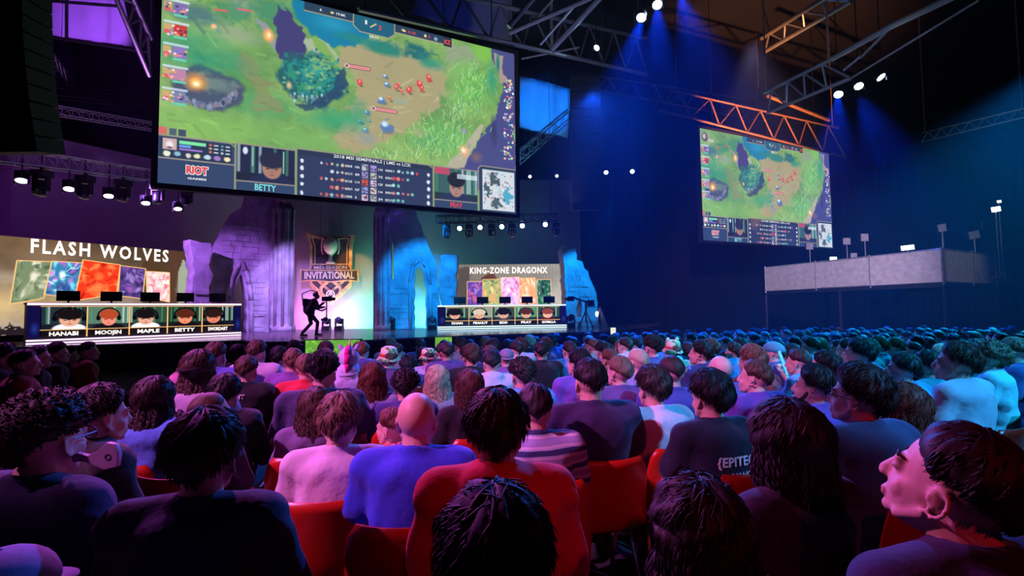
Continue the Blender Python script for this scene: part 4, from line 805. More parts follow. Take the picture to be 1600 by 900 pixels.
def moving_head(label, loc, up=1, aim=(0, -.3, 1), s=1.0, lens=None, group=None, power=0, col=BLU, ang=20):
    loc = Vector(loc); root = thing('moving_head_lamp', label, 'lamp', loc, 0, group); k = up
    obj('base', MB().box((0, 0, k * .09 * s), (.36 * s, .30 * s, .18 * s)), M['dark'], root)
    mb = MB(); mb.box((-.17 * s, 0, k * .36 * s), (.05 * s, .12 * s, .40 * s)); mb.box((.17 * s, 0, k * .36 * s), (.05 * s, .12 * s, .40 * s)); mb.box((0, 0, k * .20 * s), (.38 * s, .14 * s, .05 * s)); obj('yoke', mb, M['dark'], root)
    d = Vector(aim).normalized(); m = d.to_track_quat('Z', 'Y').to_matrix(); c = Vector((0, 0, k * .46 * s))
    mb = MB(); mb.lathe([(.05 * s, -.2 * s), (.13 * s, -.17 * s), (.15 * s, -.05 * s), (.13 * s, .12 * s), (.14 * s, .2 * s), (.12 * s, .2 * s)], c, 16, m); obj('head', mb, M['dark'], root, smooth=True)
    obj('lens', MB().lathe([(.115 * s, .195 * s), (.08 * s, .21 * s), (.005, .22 * s)], c, 16, m), lens or M['lensdark'], root, smooth=True)
    if up < 0: obj('clamp', MB().box((0, 0, .06), (.08, .06, .14)).tube((0, 0, .1), (0, 0, .52), .018, n=6), M['dark'], root)
    if power: spot('lamp_beam', loc + c + d * .26 * s, loc + c + d * 5, col, power, ang, .5, .06)
    return root
M['lensdark'] = mat('lens_glass', (.08, .10, .16), .08, .6)
LAMPV = emit('lamp_lavender', (.9, .7, 1), 7)
TL = (P(-40, 236, 12.4), P(322, 286, 20.8)); TR_ = (P(682, 343, 22.6), P(872, 340, 23.2))
def under(tr, px):
    lo, hi = -.1, 1.1
    for _ in range(30):
        m_ = (lo + hi) / 2; q = tr[0].lerp(tr[1], m_)
        if proj(q)[0] < px: lo = m_
        else: hi = m_
    return q
for i, (x, y, d, z) in enumerate([(34, 283, 13.2, 0), (108, 296, 14.6, 0), (170, 307, 16, 0), (228, 318, 17.6, 0), (278, 327, 19, 0)]):
    t = under(TL, x); p = P(x, y, t.y); spot_lamp('lavender-lit lamp, %s from the left under the magenta-lit truss' % ['first', 'second', 'third', 'fourth', 'fifth'][i], p, p + Vector((.3, -.3, -1)), LAMPV, size=.17, group='lamps under the magenta-lit truss', clamp_z=t.z + .2)
for i, (x, y, d) in enumerate([(66, 290, 13.6), (134, 302, 15.2), (193, 312, 16.8), (247, 322, 18.4), (292, 328, 19.6)]):
    t = under(TL, x); p = Vector((t.x, t.y, t.z - .32)); moving_head('dark moving lamp head, %s from the left under the magenta-lit truss' % ['first', 'second', 'third', 'fourth', 'fifth'][i], p, -1, (0, -.2, -1), 1.15, group='moving heads under the magenta-lit truss')
for i, (x, y) in enumerate([(718, 357), (750, 355.5), (784, 354.5), (816, 353), (852, 351)]):
    t = under(TR_, x); p = P(x, y, t.y); spot_lamp('white glowing lamp, %s from the left of the row over the right desk' % ['first', 'second', 'third', 'fourth', 'fifth'][i], p, p + Vector((-.1, -1, -.5)), LAMP, size=.13, group='white lamps over the right desk', clamp_z=t.z + .2)
for i, (x, y) in enumerate([(698, 345), (733, 352), (768, 352), (800, 353), (868, 356)]):
    moving_head('dark moving lamp head, %s from the left among the white lamps' % ['first', 'second', 'third', 'fourth', 'fifth'][i], under(TR_, x) - Vector((0, 0, .28)), -1, (0, -.3, -1), .95, group='moving heads between the white lamps')
for i, (x, y, cl) in enumerate([(421, 513, 'purple'), (445, 513, 'purple'), (510, 513, 'pink'), (530, 513, 'teal'), (591, 512, 'blue'), (611, 512, 'blue'), (675, 512, 'blue'), (892, 509, 'blue')]):
    q = GP(x, y + 3.5, STZ); q = P(x, y, min(q.y, 25.2)); q.z = STZ
    moving_head('moving lamp head standing on the stage floor, %s from the left' % ['first', 'second', 'third', 'fourth', 'fifth', 'sixth', 'seventh', 'eighth'][i], q, 1, (.1, -.9, .25), 1.15, group='moving heads on the stage floor')
B1 = [((1002, 28), 17.0, (1.2, 11.5, 1)), ((1027, 8), 17.0, (3.4, 11.0, 1)), ((1060, -14), 17.0, (6.4, 11.0, 1))]
for i, ((x, y), d, aim) in enumerate(B1):
    p = P(x, y, d); spot_lamp('bright blue-white lamp with a blue beam, %s of the upper row' % ['first', 'second', 'third'][i], p, aim, LAMPB, 40000, (.0, .07, 1), 28, .20, 'blue beam lamps of the upper row', clamp_z=ZR, blend=.9)
for i, ((x, y), d, aim) in enumerate([((1310, 148), 21, (9.5, 14.5, 1)), ((1342, 135), 20.5, (12.5, 13.5, 1)), ((1377, 121), 20, (19.5, 14.0, 2))]):
    p = P(x, y, d); spot_lamp('bright blue-white lamp with a blue beam, %s of the lower row of three' % ['first', 'second', 'third'][i], p, aim, LAMPB, 34000, (.0, .07, 1), 26, .20, 'blue beam lamps of the lower row', clamp_z=ZR, blend=.9)
p = P(932, 75, 18); spot_lamp('single small lamp with a thin blue beam beside the roof truss', p, P(880, 130, 17), LAMPB, 700, BLU, 16, .13, clamp_z=ZR)
for i, (x, y) in enumerate([(947, 269.5), (988, 268)]):
    p = P(x, y, 29); spot_lamp('small white lamp glowing in the dark beyond the stage, %s of two' % ['first', 'second'][i], p, p + Vector((-.1, -1, -.5)), LAMP, 0, size=.14, clamp_z=ZR, group='pair of white lamps beyond the stage')
for i, (x, y) in enumerate([(828, 276), (870, 275)]):
    p = P(x, y, 27); spot_lamp('tiny white lamp behind the edge of the huge screen, %s of two' % ['first', 'second'][i], p, p + Vector((-.2, -1, -.4)), LAMPV, 0, size=.10, clamp_z=ZR, group='pair of tiny lamps by the huge screen')
def line_array(label, px, d, ytop, n, wd, hz, curve=.02):
    t = P(px, ytop, d); root = thing('speaker_column', label, 'loudspeaker', (t.x, t.y, t.z)); y = 0; z = 0
    for i in range(n):
        a = .03 + curve * i; rot = Matrix.Rotation(a, 3, 'X'); c = Vector((0, y, z - hz / 2)); mb = MB(); mb.box(c, (wd, .6, hz - .03), rot); o = obj('cabinet', mb, M['black'], root)
        mb = MB(); mb.box(c + rot @ Vector((0, -.31, 0)), (wd * .86, .02, hz * .8), rot); obj('grille', mb, M['black'], o); z -= hz * math.cos(a); y += hz * math.sin(a)
    mb = MB(); mb.box((0, 0, .05), (wd * .8, .5, .08)); [mb.tube((x * wd * .3, 0, .05), (x * wd * .3, 0, ZR - t.z), .015, n=5) for x in (-1, 1)]; obj('hanging_frame', mb, M['dark'], root)
line_array('huge black hanging speaker column at the left picture edge', 12, 9.0, -40, 11, 1.20, .32)
line_array('black hanging speaker column in front of the blue-lit sheet', 914, 20, 122, 16, 1.25, .36, .008)
# ------------------------------------------------------------------ dark drapes and the raised camera platform
def drape(name, label, a, b, zt, n, amp=.18):
    a, b = Vector(a), Vector(b); root = thing(name, label, 'curtain', a); d = b - a; L = d.length; u = d.normalized(); nn = Vector((-u.y, u.x, 0)); vs = []
    for i in range(n + 1):
        x = L * i / n; off = amp * math.sin(i * 1.9) + amp * .5 * math.sin(i * 3.1)
        for z in (a.z, zt): vs.append(u * x + nn * off + Vector((0, 0, z - a.z)))
    o = obj('drape', MB().add(vs, [(2 * i, 2 * i + 2, 2 * i + 3, 2 * i + 1) for i in range(n)]), M['blackcloth'], root, smooth=True); m = o.modifiers.new('t', 'SOLIDIFY'); m.thickness = .02
    obj('curtain_rail', MB().tube((0, 0, zt - a.z), d + Vector((0, 0, zt - a.z)), .03), M['dark'], root)
drape('black_curtain', 'tall black pleated curtain closing the hall beyond the audience', (5.5, 31.5, -.33), (24, 36.0, -.33), 11.5, 180)
drape('black_curtain', 'black pleated curtain behind the raised camera platform at the hall side', (24.3, 35.8, -.33), (31.5, 22, -.33), 11.5, 120)
def platform():
    a = P(1197, 462, 23); b = P(1475, 448, 16.2); c = P(1558, 452, 18.6); z0 = 2.38; root = thing('camera_platform', 'raised camera platform fenced with pale fabric panels at the hall side', 'platform', (b.x, b.y, -.33))
    o = Vector((b.x, b.y, -.33)); A_ = Vector((a.x, a.y, z0)); B_ = Vector((b.x, b.y, z0)); C_ = Vector((c.x, c.y, z0)); D_ = A_ + C_ - B_
    mb = MB(); q = [A_ - o, B_ - o, C_ - o, D_ - o]; mb.add(q + [v - Vector((0, 0, .18)) for v in q], [(0, 1, 2, 3), (7, 6, 5, 4), (0, 4, 5, 1), (1, 5, 6, 2), (2, 6, 7, 3), (3, 7, 4, 0)]); obj('deck', mb, M['black'], root)
    for v in (A_, B_, C_, D_, (A_ + B_) / 2): obj('support_post', MB().tube((v.x - o.x, v.y - o.y, 0), (v.x - o.x, v.y - o.y, z0 + .33 - .18), .06), M['dark'], root)
    def run(p, r_, ts):
        for i in range(len(ts) - 1):
            u, v = p.lerp(r_, ts[i]) - o, p.lerp(r_, ts[i + 1]) - o; g = (v - u) * .012
            mb = MB(); mb.add([u + g, v - g, v - g + Vector((0, 0, 1.12)), u + g + Vector((0, 0, 1.12))], [(0, 1, 2, 3)]); pn = obj('fence_panel', mb, M['white'], root); m = pn.modifiers.new('t', 'SOLIDIFY'); m.thickness = .03
        for t in ts:
            u = p.lerp(r_, t) - o; obj('fence_post', MB().tube(u - Vector((0, 0, .1)), u + Vector((0, 0, 1.2)), .035), M['trim'], root)
        mb = MB(); mb.tube(p - o + Vector((0, 0, 1.14)), r_ - o + Vector((0, 0, 1.14)), .03); mb.tube(p - o + Vector((0, 0, .0)), r_ - o, .03); obj('fence_rail', mb, M['trim'], root)
    run(A_, B_, (0, .36, .67, 1)); run(B_, C_, (0, .52, 1))
    return A_, B_, C_, D_, z0
PA, PB, PC, PD, PZ = platform()
spot('platform_light', (4.5, 8.5, 6.5), (11.0, 19.5, 2.9), (.9, .66, .95), 4600, 52, .7)
spot('platform_light', (18.5, 12.5, 5.5), (16.0, 18.2, 2.8), (.9, .95, .5), 60, 50, .8)
def panel_stand(label, px, py, d, w_, h_, lit, tilt=0.0, group=None):
    p = P(px, py, d); root = thing('lamp_stand', label, 'lamp', (p.x, p.y, PZ), 0, group); h = p.z - PZ; mb = MB()
    for k in range(3): a = k * 2.1 + .4; mb.tube((0, 0, min(.5, h * .4)), (.35 * math.cos(a), .35 * math.sin(a), 0), .014, n=6)
    mb.tube((0, 0, .1), (0, 0, h - h_ * .4), .02, n=8); obj('tripod', mb, M['trim'], root)
    rot = Matrix.Rotation(tilt, 3, 'Y'); obj('housing', MB().box((0, .03, h), (w_ + .04, .06, h_ + .04), rot), M['dark'], root); obj('light_panel', MB().box((0, -.005, h), (w_, .02, h_), rot), lit, root)
PAN = M['white']; PANL = emit('lit_panel', (.95, .97, 1), 2.2); PANW = emit('warm_lit_panel', (1, .75, .55), 1.6); PANB = emit('strong_lit_panel', (.9, .97, 1), 9)
for i, (x, y, d, w_, h_, lt, lb) in enumerate([(1265, 385, 21.6, .32, .28, PAN, 'unlit square panel lamp in front of the distant screen edge'), (1302, 406, 20.6, .30, .26, PANL, 'small glowing panel lamp low above the fence, nearest the distant screen'), (1323, 377, 20.0, .30, .28, PAN, 'unlit pale panel lamp on a stand, first right of the distant screen'),
        (1334, 400, 19.8, .26, .24, PAN, 'low dim panel lamp between two taller unlit ones'), (1351, 371, 19.4, .30, .30, PAN, 'unlit pale panel lamp on the tallest stand beside its twin'), (1418, 387, 17.8, .50, .18, PANL, 'wide bright strip lamp above the middle of the platform'),
        (1472, 356, 16.8, .28, .26, PAN, 'tilted unlit panel lamp above the platform corner'), (1469, 391, 16.9, .22, .12, PANW, 'small warm lamp just above the platform corner'), (1522, 367, 17.6, .40, .28, PAN, 'large tilted unlit panel lamp right of the platform corner'), (1556, 327, 18.0, .34, .18, PANB, 'brightest white lamp high at the platform end'), (1561, 315, 18.4, .16, .10, PANL, 'tiny white lamp just above the brightest one')]):
    panel_stand(lb, x, y, d, w_, h_, lt, [0, 0, .0, 0, 0, -.1, -.15, .1, -.2, -.15, -.1][i])
# booth with warm light at the far side
bp = P(1600, 346, 27); root = thing('control_booth', 'small warmly lit booth opening at the picture edge beyond the brightest lamp', 'booth', (bp.x, bp.y, -.33)); hz = bp.z + .33
obj('booth_wall', MB().box((0, .5, hz / 2 - .5), (3.4, 1.0, hz - 1.0)).box((0, 1.2, hz + .3), (3.4, .1, 2.0)).box((0, .5, hz + 1.1), (3.4, 1.4, .12)), M['black'], root)
for i in range(4): obj('shelf_panel', MB().box((-1.1 + i * .65, 1.1, hz + .02 + .1 * (i % 2)), (.5, .08, .5)), M['warm'] if 'warm' in M else M.setdefault('warm', mat('warm_panel', (.7, .35, .18), .7)), root)
d_ = bpy.data.lights.new('booth_lamp', 'POINT'); d_.energy = 40; d_.color = (1, .55, .3); o_ = bpy.data.objects.new('booth_lamp', d_); COL.objects.link(o_); o_.location = (bp.x - .4, bp.y + .4, bp.z + .6)
# ------------------------------------------------------------------ stage front: low picture panels, pale sign, tripod crane
def low_panel(label, x0, x1, y0, y1, d):
    a, b = P(x0, y1, d), P(x1, y1, d); pl = Pl(a, b); root = thing('floor_display', label, 'display', (a.x, a.y, floor_z(a.y)), pl.rz); H = P(x0, y0, d).z - floor_z(a.y)
    c = Canvas(60, 36, 2, 1.2, (.38, .62, .22)); r = random.Random(x0)
    for i in range(110): c.ell(r.random() * 2, r.random() * 1.2, r.uniform(.02, .12), r.uniform(.02, .06), r.choice([(.55, .85, .3), (.25, .5, .2), (.75, .85, .4), (.3, .6, .35), (.6, .55, .3)]), .6, al=.8)
    link('picture', c.mesh('picture', pl.len, H - .25), SCR, root, loc=(0, 0, .25)); obj('housing', MB().box((pl.len / 2, .1, H / 2), (pl.len + .06, .16, H + .04)), M['black'], root)
low_panel('low display with a bright green picture at the foot of the stage, the wider one', 477, 562, 532, 560, 14.2)
low_panel('low display with a bright green picture, narrower, nearer the right desk', 680, 706, 527, 545, 17.2)
p = P(958, 512, 15.5); root = thing('sign_post', 'pale glowing upright sign at the stage end among the heads', 'sign', (p.x, p.y, floor_z(p.y)))
obj('sign_panel', MB().box((0, 0, (p.z - floor_z(p.y)) * .78), (.16, .05, (p.z - floor_z(p.y)) * .44)), emit('pale_sign', (.9, .95, .75), .9), root); obj('post', MB().box((0, .05, (p.z - floor_z(p.y)) / 2), (.05, .05, p.z - floor_z(p.y))), M['dark'], root)
p = P(916, 511, 23.4); root = thing('camera_crane', 'dark camera crane on a tripod in front of the stepped blue ruin', 'camera', (p.x, p.y, STZ)); mb = MB()
hh = P(916, 470, 23.4).z - STZ
for k in range(3): a = k * 2.1 + .5; mb.tube((0, 0, .9), (.45 * math.cos(a), .45 * math.sin(a), 0), .03, n=6)
mb.tube((0, 0, .4), (0, 0, hh), .05); obj('tripod', mb, M['dark'], root)
obj('boom_arm', MB().tube((.25, .3, hh - .1), (-.75, -.4, hh + .18), .045), M['dark'], root); obj('counterweight', MB().box((.3, .33, hh - .12), (.34, .25, .3)), M['dark'], root); obj('camera_head', MB().box((-.8, -.42, hh + .1), (.3, .22, .24)).tube((-.9, -.5, hh + .1), (-1.1, -.6, hh + .08), .07), M['dark'], root)
p = P(941, 513, 24.0); root = thing('reflector_stand', 'grey triangular frame with a small white lamp at the stage end', 'stand', (p.x, p.y, STZ)); h_ = P(935, 480, 24).z - STZ
obj('frame', MB().tube((-.1, 0, h_), (-.35, 0, 0), .03).tube((-.1, 0, h_), (.35, .1, 0), .03).tube((-.1, 0, h_), (.1, .5, 0), .03).add([(-.1, -.02, h_), (.36, -.02, 0), (.05, -.02, 0)], [(0, 1, 2)]), M['trim'], root); obj('lamp', MB().ell((-.28, -.1, h_ * .68), (.07, .07, .13)), emit('small_white_lamp', (1, .95, .85), 6), root)
# ------------------------------------------------------------------ haze
m = bpy.data.materials.new('stage_haze'); N, Lk = _nodes(m); N.clear(); v_ = N.new('ShaderNodeVolumeScatter'); v_.inputs['Color'].default_value = (.55, .6, 1, 1); v_.inputs['Density'].default_value = HAZE; v_.inputs['Anisotropy'].default_value = .2
o_ = N.new('ShaderNodeOutputMaterial'); Lk.new(v_.outputs[0], o_.inputs['Volume'])
hz_ = obj('haze', MB().box((4.2, 20.2, 8.65), (22, 27, 17.9)), m); hz_['kind'] = 'stuff'; tag(hz_, 'thin stage haze that shows the blue lamp beams', 'haze')
# ------------------------------------------------------------------ people
def voxel(mb, name, size, smooth=4, fac=.5):
    o = bpy.data.objects.new(name, mb.mesh(name)); COL.objects.link(o)
    m = o.modifiers.new('r', 'REMESH'); m.mode = 'VOXEL'; m.voxel_size = size; m.use_smooth_shade = True
    if smooth: q = o.modifiers.new('s', 'SMOOTH'); q.iterations = smooth; q.factor = fac
    me = eval_mesh(o, name); old = o.data; bpy.data.objects.remove(o); bpy.data.meshes.remove(old); me.shade_smooth(); return me
def xfm(mb, k0, M4):
    for i in range(k0, len(mb.v)): mb.v[i] = tuple(M4 @ Vector(mb.v[i]))
V3 = lambda *a: Vector(a)
def add_head(mb, Mh, fem=False):
    k = len(mb.v); s = .95 if fem else 1.0
    mb.ell((0, -.012, .03), (.074, .093, .088), nu=22, nv=16)            # skull
    mb.ell((0, .022, -.035), (.063, .071, .074), nu=18, nv=12)           # face
    mb.ell((0, .030, -.078), (.046, .056, .034), nu=14, nv=8)            # jaw
    mb.ell((0, .072, -.096), (.020 * s, .018, .016))                      # chin
    mb.cap((0, .086, .012), (0, .106, -.028), .009, .012); mb.ell((0, .104, -.034), (.017, .012, .009))   # nose
    mb.cap((-.034, .078, .022), (.034, .078, .022), .011)                 # brow
    for x in (-1, 1):
        mb.ell((x * .034, .056, -.034), (.026, .022, .026))               # cheeks
        mb.ell((x * .032, .077, .004), (.013, .010, .009))                # eyelids
        mb.cap((x * .058, .006, -.05), (x * .040, .045, -.085), .014)     # jaw line
        rot = Matrix.Rotation(x * R(22), 3, 'Z') @ Matrix.Rotation(R(-8), 3, 'X')
        q = [V3(x * (.076 + .008 * (1 + math.cos(t + 2.4)) * .6), -.012 + .017 * math.cos(t), -.010 + .028 * math.sin(t)) for t in [math.pi * 2 * i / 12 for i in range(10)]]
        [mb.cap(q[i], q[i + 1], .0052, .0052, 6) for i in range(9)]; mb.ell((x * .075, -.006, -.012), (.006, .012, .018), rot); mb.ell((x * .077, .002, -.036), (.005, .007, .008))   # ears
    mb.cap((-.018, .090, -.062), (.018, .090, -.062), .0065); mb.cap((-.014, .088, -.072), (.014, .088, -.072), .0075)        # lips
    xfm(mb, k, Mh)
def add_hand(mb, w, d, up, side, curl=.5, s=1.0):
    """palm and five bent fingers; w wrist, d pointing direction, up back of the hand, side +1 thumb to +x of the hand frame"""
    d = Vector(d).normalized(); up = (Vector(up) - Vector(up).dot(d) * d).normalized(); x = d.cross(up).normalized() * side; w = Vector(w)
    mb.cap(w, w + d * .03, .024 * s, .026 * s)
    for i, f in enumerate((-.030, -.010, .010, .030)):
        mb.cap(w + d * .02 + x * f * .6, w + d * .088 + x * f, .013 * s, .0105 * s, 8)
    for i, (f, L) in enumerate(((.032, .068), (.011, .078), (-.011, .072), (-.031, .056))):
        p = w + d * .088 + x * f; a = curl * .7; dd = d * math.cos(a) - up * math.sin(a); q = p + dd * L * .42; b = curl * 1.7; d2 = d * math.cos(b) - up * math.sin(b); q2 = q + d2 * L * .33
        c = curl * 2.3; d3 = d * math.cos(c) - up * math.sin(c)
        mb.cap(p, q, .0098 * s, .0092 * s, 8); mb.cap(q, q2, .0090 * s, .0084 * s, 8); mb.cap(q2, q2 + d3 * L * .25, .0084 * s, .0076 * s, 8)
    t0 = w + d * .025 + x * .022; t1 = t0 + (d * .7 + x * .7 - up * .2).normalized() * .04; mb.cap(t0, t1, .013 * s, .011 * s, 8); mb.cap(t1, t1 + (d * .95 + x * .15 - up * .3 * curl).normalized() * .034, .0105 * s, .009 * s, 8)
SEAT = dict(pel=(0, 0, .54), bel=(0, -.01, .68), che=(0, -.02, .87), nek=(0, -.012, 1.035), head=(0, .016, 1.128), sh=((-.180, -.02, .962), (.180, -.02, .962)), el=((-.245, .05, .70), (.245, .05, .70)), wr=((-.13, .26, .625), (.13, .26, .625)),
            hip=((-.09, .02, .53), (.09, .02, .53)), kn=((-.13, .43, .515), (.13, .43, .515)), an=((-.135, .42, .09), (.135, .42, .09)), hd=((.25, .95, -.15), (-.25, .95, -.15)))
def person_kit(tag_, J=None, broad=1.0, fem=False, yaw=0, tilt=0, voxs=.0085, sleeves='short', curl=.6, standing=False, tight=0.0, hoodie=False, turn_up=None):
    J = {**SEAT, **(J or {})}; V_ = Vector; Mh = Matrix.Translation(J['head']) @ Matrix.Rotation(R(yaw), 4, 'Z') @ Matrix.Rotation(R(tilt), 4, 'X')
    w = broad * (.88 if fem else 1.0); body = MB(); top = MB(); leg = MB(); shoes_ = [MB(), MB()]
    pel, bel, che, nek = [V_(J[k]) for k in ('pel', 'bel', 'che', 'nek')]; sp = (nek - pel).normalized(); rt = sp.to_track_quat('Z', 'Y').to_matrix(); rt = Matrix.Rotation(-math.atan2(sp.y, sp.z), 3, 'X')
    def torso(mb, g):
        mb.ell(pel, (.168 * w + g, .135 * w + g, .125), rt, 18, 12); mb.ell(bel, (.150 * w + g, .118 * w + g, .17), rt, 18, 12)
        mb.ell(che, (.168 * w + g, .118 * w + g, .175), rt, 20, 14); mb.ell(che + rt @ V_((0, -.012, .06)), (.178 * w + g, .098 + g, .10), rt, 20, 12)
        for i in (0, 1):
            s_ = V_(J['sh'][i]); s_.x *= w
            mb.cap(s_, nek + V_((0, 0, -.045)), .052 + g, .050 + g * .6); mb.ell(s_, .052 * min(w, 1.1) + g * .6)
            if fem: mb.ell(che + rt @ V_(((i * 2 - 1) * .07, .085, -.005)), .062 + g)
    torso(body, 0); body.cap(nek - V_((0, 0, .05)), V_(J['head']) + V_((0, -.012, -.045)), .062 if not fem else .052, .054 if not fem else .046); add_head(body, Mh, fem)
    torso(top, .021 + tight); top.ell(che + rt @ V_((0, -.03, -.07)), (.175 * w + tight, .095 + tight, .20), rt, 20, 14); top.ell(bel + rt @ V_((0, -.02, -.02)), (.178 * w + tight, .125 + tight, .15), rt, 20, 14)
    for i in (0, 1):
        s_, e_, w_ = V_(J['sh'][i]), V_(J['el'][i]), V_(J['wr'][i]); s_.x *= w; e_.x *= w
        body.cap(s_, e_, .050 * w, .040); body.ell(s_ * .55 + e_ * .45, (.052 * w, .05, .07)); body.cap(e_, e_ * .6 + w_ * .4, .040, .040); body.cap(e_ * .6 + w_ * .4, w_, .040, .026)
        add_hand(body, w_, J['hd'][i], J.get('hup', ((0, .1, 1), (0, .1, 1)))[i], (1, -1)[i], curl, .96 if not fem else .88)
        if sleeves == 'long': top.cap(s_, e_, .066 * w, .062); top.cap(e_, w_ * .97 + e_ * .03, .062, .042)
        elif sleeves == 'short': q = s_ * .36 + e_ * .64; top.cap(s_, q, .066 * w, .068); 
        h_, k_, a_ = V_(J['hip'][i]), V_(J['kn'][i]), V_(J['an'][i])
        body.cap(h_, k_, .078, .052); body.cap(k_, k_ * .65 + a_ * .35, .050, .052); body.cap(k_ * .65 + a_ * .35, a_, .052, .034)
        leg.cap(h_, k_, .092, .066); leg.cap(k_, a_ + V_((0, 0, .03)), .066, .052); leg.ell(pel, (.172 * w, .140 * w, .115), rt, 16, 10)
        f_ = V_((a_.x * 1.06, a_.y + .15, .035)); body.cap(a_, V_((a_.x, a_.y, .05)), .034, .036); body.cap(V_((a_.x, a_.y - .02, .04)), f_, .032, .028)
        shoe = shoes_[i]; shoe.cap(V_((a_.x, a_.y - .03, .05)), f_ + V_((0, .015, .01)), .046, .040); shoe.ell(V_((a_.x, a_.y, .085)), (.048, .052, .04)); shoe.box(V_((a_.x * 1.03, a_.y + .06, .018)), (.085, .27, .032))
    if hoodie:
        top.ell(nek + V_((0, -.055, -.015)), (.115, .075, .055)); top.ell(nek + V_((0, -.085, -.05)), (.09, .05, .06)); top.cap(nek + V_((-.06, .03, -.01)), nek + V_((.06, .03, -.01)), .035)
    else:
        for i in range(10):
            a, b = [2 * math.pi * (i + q) / 10 for q in (0, 1)]; top.cap(nek + V_((.064 * math.cos(a), .060 * math.sin(a) - .005, .0 + .012 * -math.sin(a))), nek + V_((.062 * math.cos(b), .060 * math.sin(b) - .005, .0 - .012 * math.sin(b))), .014, n=6)
    K = dict(skin=voxel(body, 'body_' + tag_, voxs * .8, 3), top=voxel(top, 'top_' + tag_, voxs * 1.15, 12), leg=voxel(leg, 'trousers_' + tag_, voxs * 1.6, 4), shoe=[voxel(q_, 'shoe_' + tag_, voxs * 1.6, 2) for q_ in shoes_], Mh=Mh, tag=tag_)
    # folds in the garment: creases that run across the back and down from the shoulders
    for key, amp in (('top', .010), ('leg', .006)):
        for v in K[key].vertices:
            x, y, z = v.co; wv = 2.2 * math.sin(x * 6 + z * 5) + 1.5 * math.sin(y * 8 - z * 7); f = max(0, math.sin(z * 30 + abs(x) * 24 + wv)) ** 2 * 1.3 * (.35 + .65 * max(0, math.sin(x * 9 + z * 11 + 1))) + .5 * math.sin(x * 15 - z * 12 + wv)
            low = max(.3, min(1.0, (1.06 - z) / .10)) if key == 'top' else 1; v.co = v.co + v.normal * (f * amp * low)
    K['eye'] = []; K['brow'] = []
    for x in (-1, 1):
        ey = MB(); ey.ell((x * .032, .0795, .004), (.0105, .0095, .0062), nu=10, nv=8); xfm(ey, 0, Mh); K['eye'].append(ey.mesh('eye', True))
        br = MB(); br.cap((x * .018, .0885, .0285), (x * .046, .0795, .0300), .0042, .003, 6); xfm(br, 0, Mh); K['brow'].append(br.mesh('eyebrow', True))
    return K
def hairline(d, low=-.30, front=.52, side=.0):
    """how far a direction lies inside the hair: >0 hair"""
    a = math.atan2(d.x, d.y); t = abs(a) / math.pi      # 0 in front, 1 at the back
    lim = front + (side - front) * min(1, t / .42) if t < .42 else side + (low - side) * (t - .42) / .58
    if .30 < t < .5: lim -= .22 * (1 - abs(t - .40) / .10)   # sideburn
    return d.z - lim
